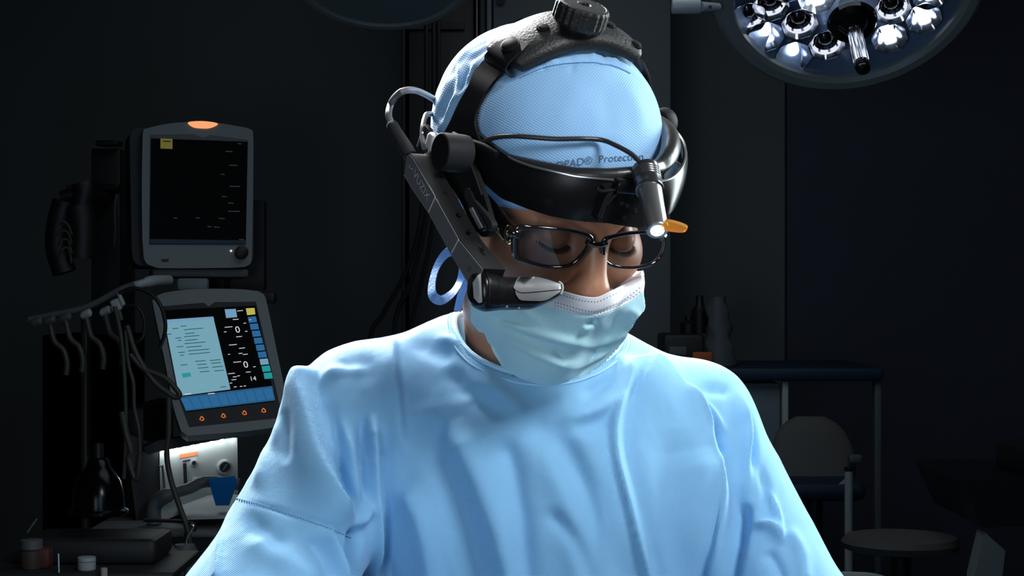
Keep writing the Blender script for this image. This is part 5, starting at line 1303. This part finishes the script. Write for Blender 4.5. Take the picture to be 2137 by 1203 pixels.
# chair
ch = empty('office_chair', (P(1700, 0, 4.6)[0], 4.6, 0), 'chair with a rounded grey back and navy seat, right of the gown', 'chair')
cc = P(1695, 935, 4.35); R = []
for k in range(13):
    t = k/12; y = 1000-130*t; wd = (0.108, 0.112, 0.114, 0.114, 0.113, 0.111, 0.108, 0.104, 0.099, 0.092, 0.082, 0.066, 0.040)[k]; c0 = P(1700-10*t, y, 4.62+0.06*t)
    R.append([c0+np.array([wd*math.cos(q), (0.026 if k < 11 else 0.016)*math.sin(q), 0]) for q in (2*math.pi*j/28 for j in range(28))])
MB().loft(R).build('backrest', M_stool, ch)
MB().box(P(1700, 1016, 4.58), (0.23, 0.26, 0.05), bev=0.02).build('seat', M_navy, ch)
MB().box(P(1784, 958, 4.60), (0.035, 0.03, 0.022), bev=0.005).build('armrest', M_bez2, ch)
MB().cyl((P(1700, 0, 4.6)[0], 4.60, 0.05), (P(1700, 0, 4.6)[0], 4.60, pz(1030, 4.6)), 0.022, n=16).build('stem', M_dk, ch)
for k in range(5):
    a = 2*math.pi*k/5; p = np.array([P(1700, 0, 4.6)[0], 4.60, 0.06]); MB().tube([p, p+np.array([0.22*math.cos(a), 0.22*math.sin(a), -0.03])], 0.018, 8).build('foot', M_dk, ch)
pole = empty('drip_stand', (P(1771, 0, 4.2)[0], 4.2, 0), 'pale upright tube with a dark cap in front of the chair', 'pole')
MB().cyl((P(1771, 0, 4.2)[0], 4.2, 0.02), (P(1771, 0, 4.2)[0], 4.2, pz(984, 4.2)), 0.0100, n=16).build('tube', M_wht, pole)
MB().cyl((P(1771, 0, 4.2)[0], 4.2, pz(984, 4.2)), (P(1771, 0, 4.2)[0], 4.2, pz(976, 4.2)), 0.0105, n=16).build('tube_cap', M_dk, pole)
MB().prism([P(1752, 1012, 4.2), P(1768, 998, 4.2), P(1768, 1010, 4.2)], (0, 0.01, 0)).build('bracket', M_wht, pole)
MB().lathe((P(1771, 0, 4.2)[0], 4.2, 0), (0, 0, 1), [(0, 0.10), (0.012, 0.10), (0.03, 0.03)], 28).build('base', M_dk, pole)
st = empty('round_stool', (P(1880, 0, 3.75)[0], 3.75, 0), 'low round grey stool at the lower right of the floor', 'stool')
sz = pz(1150, 3.75)
MB().lathe((P(1880, 0, 3.75)[0], 3.75, sz), (0, 0, 1), [(0, 0.10), (0.005, 0.122), (0.019, 0.128), (0.031, 0.120), (0.035, 0.09)], 40).build('seat', M_stool, st)
MB().cyl((P(1880, 0, 3.75)[0], 3.75, 0.05), (P(1880, 0, 3.75)[0], 3.75, sz), 0.022, n=16).build('stem', M_dk, st)
for k in range(5):
    a = 2*math.pi*k/5+0.3; p = np.array([P(1880, 0, 3.75)[0], 3.75, 0.06]); MB().tube([p, p+np.array([0.22*math.cos(a), 0.22*math.sin(a), -0.03])], 0.018, 8).build('foot', M_dk, st)
# dark operating chair edge at far right
oc_ = empty('padded_table', (P(2100, 0, 3.6)[0], 3.6, 0), 'black padded table end with a crumpled white leg, far right', 'table')
pts = [(2008, 1006), (2020, 1000), (2180, 1000), (2180, 1098), (2052, 1102), (2035, 1070), (2015, 1026)]
MB().prism([P(x, y, 3.5) for x, y in pts], (0, 0.4, 0)).build('padding', mat('black_vinyl', (0.006, 0.007, 0.012), 0.35), oc_, angle=40)
MB().box(P(2165, 965, 3.6), (0.10, 0.3, 0.075), bev=0.02).build('head_pad', M_dk, oc_)
MB().prism([P(x, y, 3.55) for x, y in ((2056, 1112), (2098, 1150), (2092, 1203), (2085, 1260), (2080, 1900), (2030, 1900), (2030, 1260), (2034, 1203))], (0, 0.06, 0)).build('leg_cover', M_wht, oc_)
# draped table in front of the stool
tb = empty('draped_table', (P(1840, 0, 2.55)[0], 2.55, 0), 'pale draped table edge at the bottom right beside the sleeve', 'table')
R = []
x0_, x1_ = P(1700, 0, 2.5)[0], P(1960, 0, 2.5)[0]; ztop = pz(1191, 2.75)
for (z, g) in ((0.02, 0.02), (ztop-0.06, 0.01), (ztop-0.012, 0.004), (ztop-0.003, -0.002), (ztop, -0.012)):
    ring = []
    for j in range(72):
        q = 2*math.pi*j/72; cx, sx = math.cos(q), math.sin(q); w_ = g+(0.006*math.sin(q*17) if z < ztop-0.03 else 0)
        ring.append(((x0_+x1_)/2+np.sign(cx)*abs(cx)**0.35*((x1_-x0_)/2+w_), 2.55+np.sign(sx)*abs(sx)**0.35*(0.2+w_), z-(0.012*max(0, cx) if z > 0.1 else 0)))
    R.append(ring)
MB().loft(R).build('drape', M_wht, tb, angle=60)

# ---- surgical lamps
M_lamph = mat('lamp_housing', (0.20, 0.23, 0.235), 0.4)
M_refl = mat('lamp_reflector', (0.20, 0.29, 0.46), 0.32, metal=0.45, bump=(14, 0.4, 0.01))
M_cup = mat('lamp_cup_chrome', (0.45, 0.50, 0.60), 0.18, metal=1.0)
M_blkg = mat('black_gloss', (0.004, 0.004, 0.005), 0.08, spec=0.8)
G_lamp = glow('lamp_led', (0.93, 0.97, 1.0), 5)
G_cup = glow('painted_cup_reflection', (0.80, 0.84, 0.95), 1.0)  # emission imitating LED reflections on the cup wall, no light source
def surgical_lamp(cpx, cpy, d, R_, n_, label, detail=True, lit=()):
    c = P(cpx, cpy, d); n_ = nrm(n_); e = empty('surgical_lamp', c, label, 'lamp', 'ceiling surgical lamps')
    prof = [(-0.10, 0.05), (-0.09, 0.14), (-0.06, R_*0.86), (-0.030, R_*0.97), (-0.008, R_), (0.008, R_*0.995), (0.016, R_*0.965), (0.018, R_*0.90), (0.012, R_*0.865), (0.004, R_*0.855), (-0.012, R_*0.83), (-0.040, R_*0.74), (-0.050, R_*0.5), (-0.052, 0.02)]
    MB().lathe(c, n_, prof, 96, cap=False).build('lamp_housing', M_lamph, e, angle=35)
    MB().lathe(c, n_, [(0.006, R_*0.858), (-0.008, R_*0.835), (-0.036, R_*0.74), (-0.044, R_*0.5), (-0.046, 0.01)], 96, cap=False).build('reflector', M_refl, e)
    pl = Pl(c, n_)
    if detail:
        for (x, y, on) in lit:
            p = pl(x, y-3, -0.034)
            s = 1.0
            rf = lambda q, h: 1.0+0.03*math.cos(8*q)
            cup = MB().lathe(p, n_, [(-0.004, 0.012), (-0.003, 0.0175), (0.006, 0.0205), (0.020, 0.0275), (0.034, 0.0360), (0.0345, 0.0370), (0.033, 0.0370), (0.018, 0.0287), (0.002, 0.0215)], 40, cap=False, rfun=rf).build('lamp_cup', M_cup, e, angle=25)
            if on == 1:
                MB().lathe(p, n_, [(-0.004, 0.0125), (0.008, 0.0128), (0.016, 0.0120), (0.020, 0.008), (0.0215, 0.0005)], 28).build('lamp_led', G_lamp, cup)
            else:
                MB().lathe(p, n_, [(-0.004, 0.0150), (0.006, 0.0155), (0.014, 0.0150), (0.018, 0.010), (0.0195, 0.0005)], 28).build('lamp_lens', M_blkg, cup)
                MB().lathe(p, n_, [(0.016, 0.0250), (0.025, 0.0295)], 40, cap=False, rfun=lambda q, h: 1.0).build('cup_reflection_glow', G_cup, cup)  # glowing ring painted in as the reflection inside an unlit cup
        # handle
        p = pl(1770, 8, -0.03)
        MB().lathe(p, n_, [(0, 0.020), (0.03, 0.024), (0.052, 0.046), (0.060, 0.050), (0.068, 0.046), (0.072, 0.030), (0.086, 0.020), (0.092, 0.0155)], 40).build('handle_flange', M_blkg, e)
        def flute(q, h): return 1.0+0.07*math.cos(12*q)
        MB().lathe(p, n_, [(0.090, 0.0145), (0.195, 0.0145)], 72, rfun=flute).build('handle_shaft', M_chrome, e)
        MB().lathe(p, n_, [(0.193, 0.0158), (0.205, 0.0155), (0.213, 0.0135), (0.216, 0.008)], 28).build('handle_tip', M_blkg, e)
    return e, c, n_
mods = [(1595, 59, 1), (1653, 100, 1), (1851, 62, 1), (1922, 21, 1), (1665, 33, 0), (1721, 77, 0), (1858, 2, 0), (1605, -5, 0), (1560, 20, 0), (1935, -30, 1), (1700, -20, 1), (1640, -45, 1), (1800, -60, 0), (1880, -70, 1), (1740, -90, 1), (1660, -110, 0), (1820, -130, 1), (1590, -60, 0), (1940, -90, 0)]
e1_, c1_, n1_ = surgical_lamp(1773, -42, 3.4, 0.272, (0.0, -0.70, -0.71), 'round surgical lamp at the upper right, bright modules and chrome handle', True, mods)
MB().cyl(P(1402, 13, 3.35), P(1462, 13, 3.35), 0.0150, n=20, bev=0.002).build('side_grip', M_wht, e1_)
MB().tube([P(1462, 14, 3.35), P(1500, 14, 3.38)], [0.010, 0.007], 14).build('grip_stem', M_wht, e1_)
MB().cyl(P(1482, 15, 3.338), P(1482, 15, 3.345), 0.004, n=10).build('grip_screw', M_dk, e1_)
def yoke(e, c, n_, R_):
    top = np.array([c[0], c[1]+0.1, 2.9]); MB().tube(cr([c-n_*0.09, c-n_*0.16+np.array([0, 0.05, 0.03]), c+np.array([0, 0.2, 0.30]), top], 24), 0.022, 12).build('lamp_arm', M_wht, e)
    MB().cyl(top-np.array([0, 0, 0.03]), top-np.array([0, 0, 0.002]), 0.08, n=24).build('ceiling_mount', M_wht, e)
yoke(e1_, c1_, n1_, 0.27)
e2_, c2_, n2_ = surgical_lamp(798, -62, 3.9, 0.215, (0.0, -0.45, -0.89), 'unlit grey surgical lamp rim at the top left of centre', False)
e2_['group'] = 'ceiling surgical lamps'; yoke(e2_, c2_, n2_, 0.2)
MB().lathe(c2_, n2_, [(0.012, 0.186), (0.016, 0.183), (0.017, 0.01)], 80, cap=False).build('lamp_glass', mat('lamp_glass_grey', (0.14, 0.19, 0.20), 0.2), e2_)
d = bpy.data.lights.new('reflector_fill_light', 'SPOT'); d.energy = 1.5; d.spot_size = math.radians(110); d.shadow_soft_size = 0.02  # added spot, shines back into the lamp to brighten its reflector
o = bpy.data.objects.new('reflector_fill_light', d); COL.objects.link(o); o.location = tuple(c1_+n1_*0.03+np.array([-0.03, 0, 0.02])); o.rotation_euler = Vector(-n1_).to_track_quat('-Z', 'Y').to_euler()
d.energy = 1.6; d.spot_size = math.radians(170)
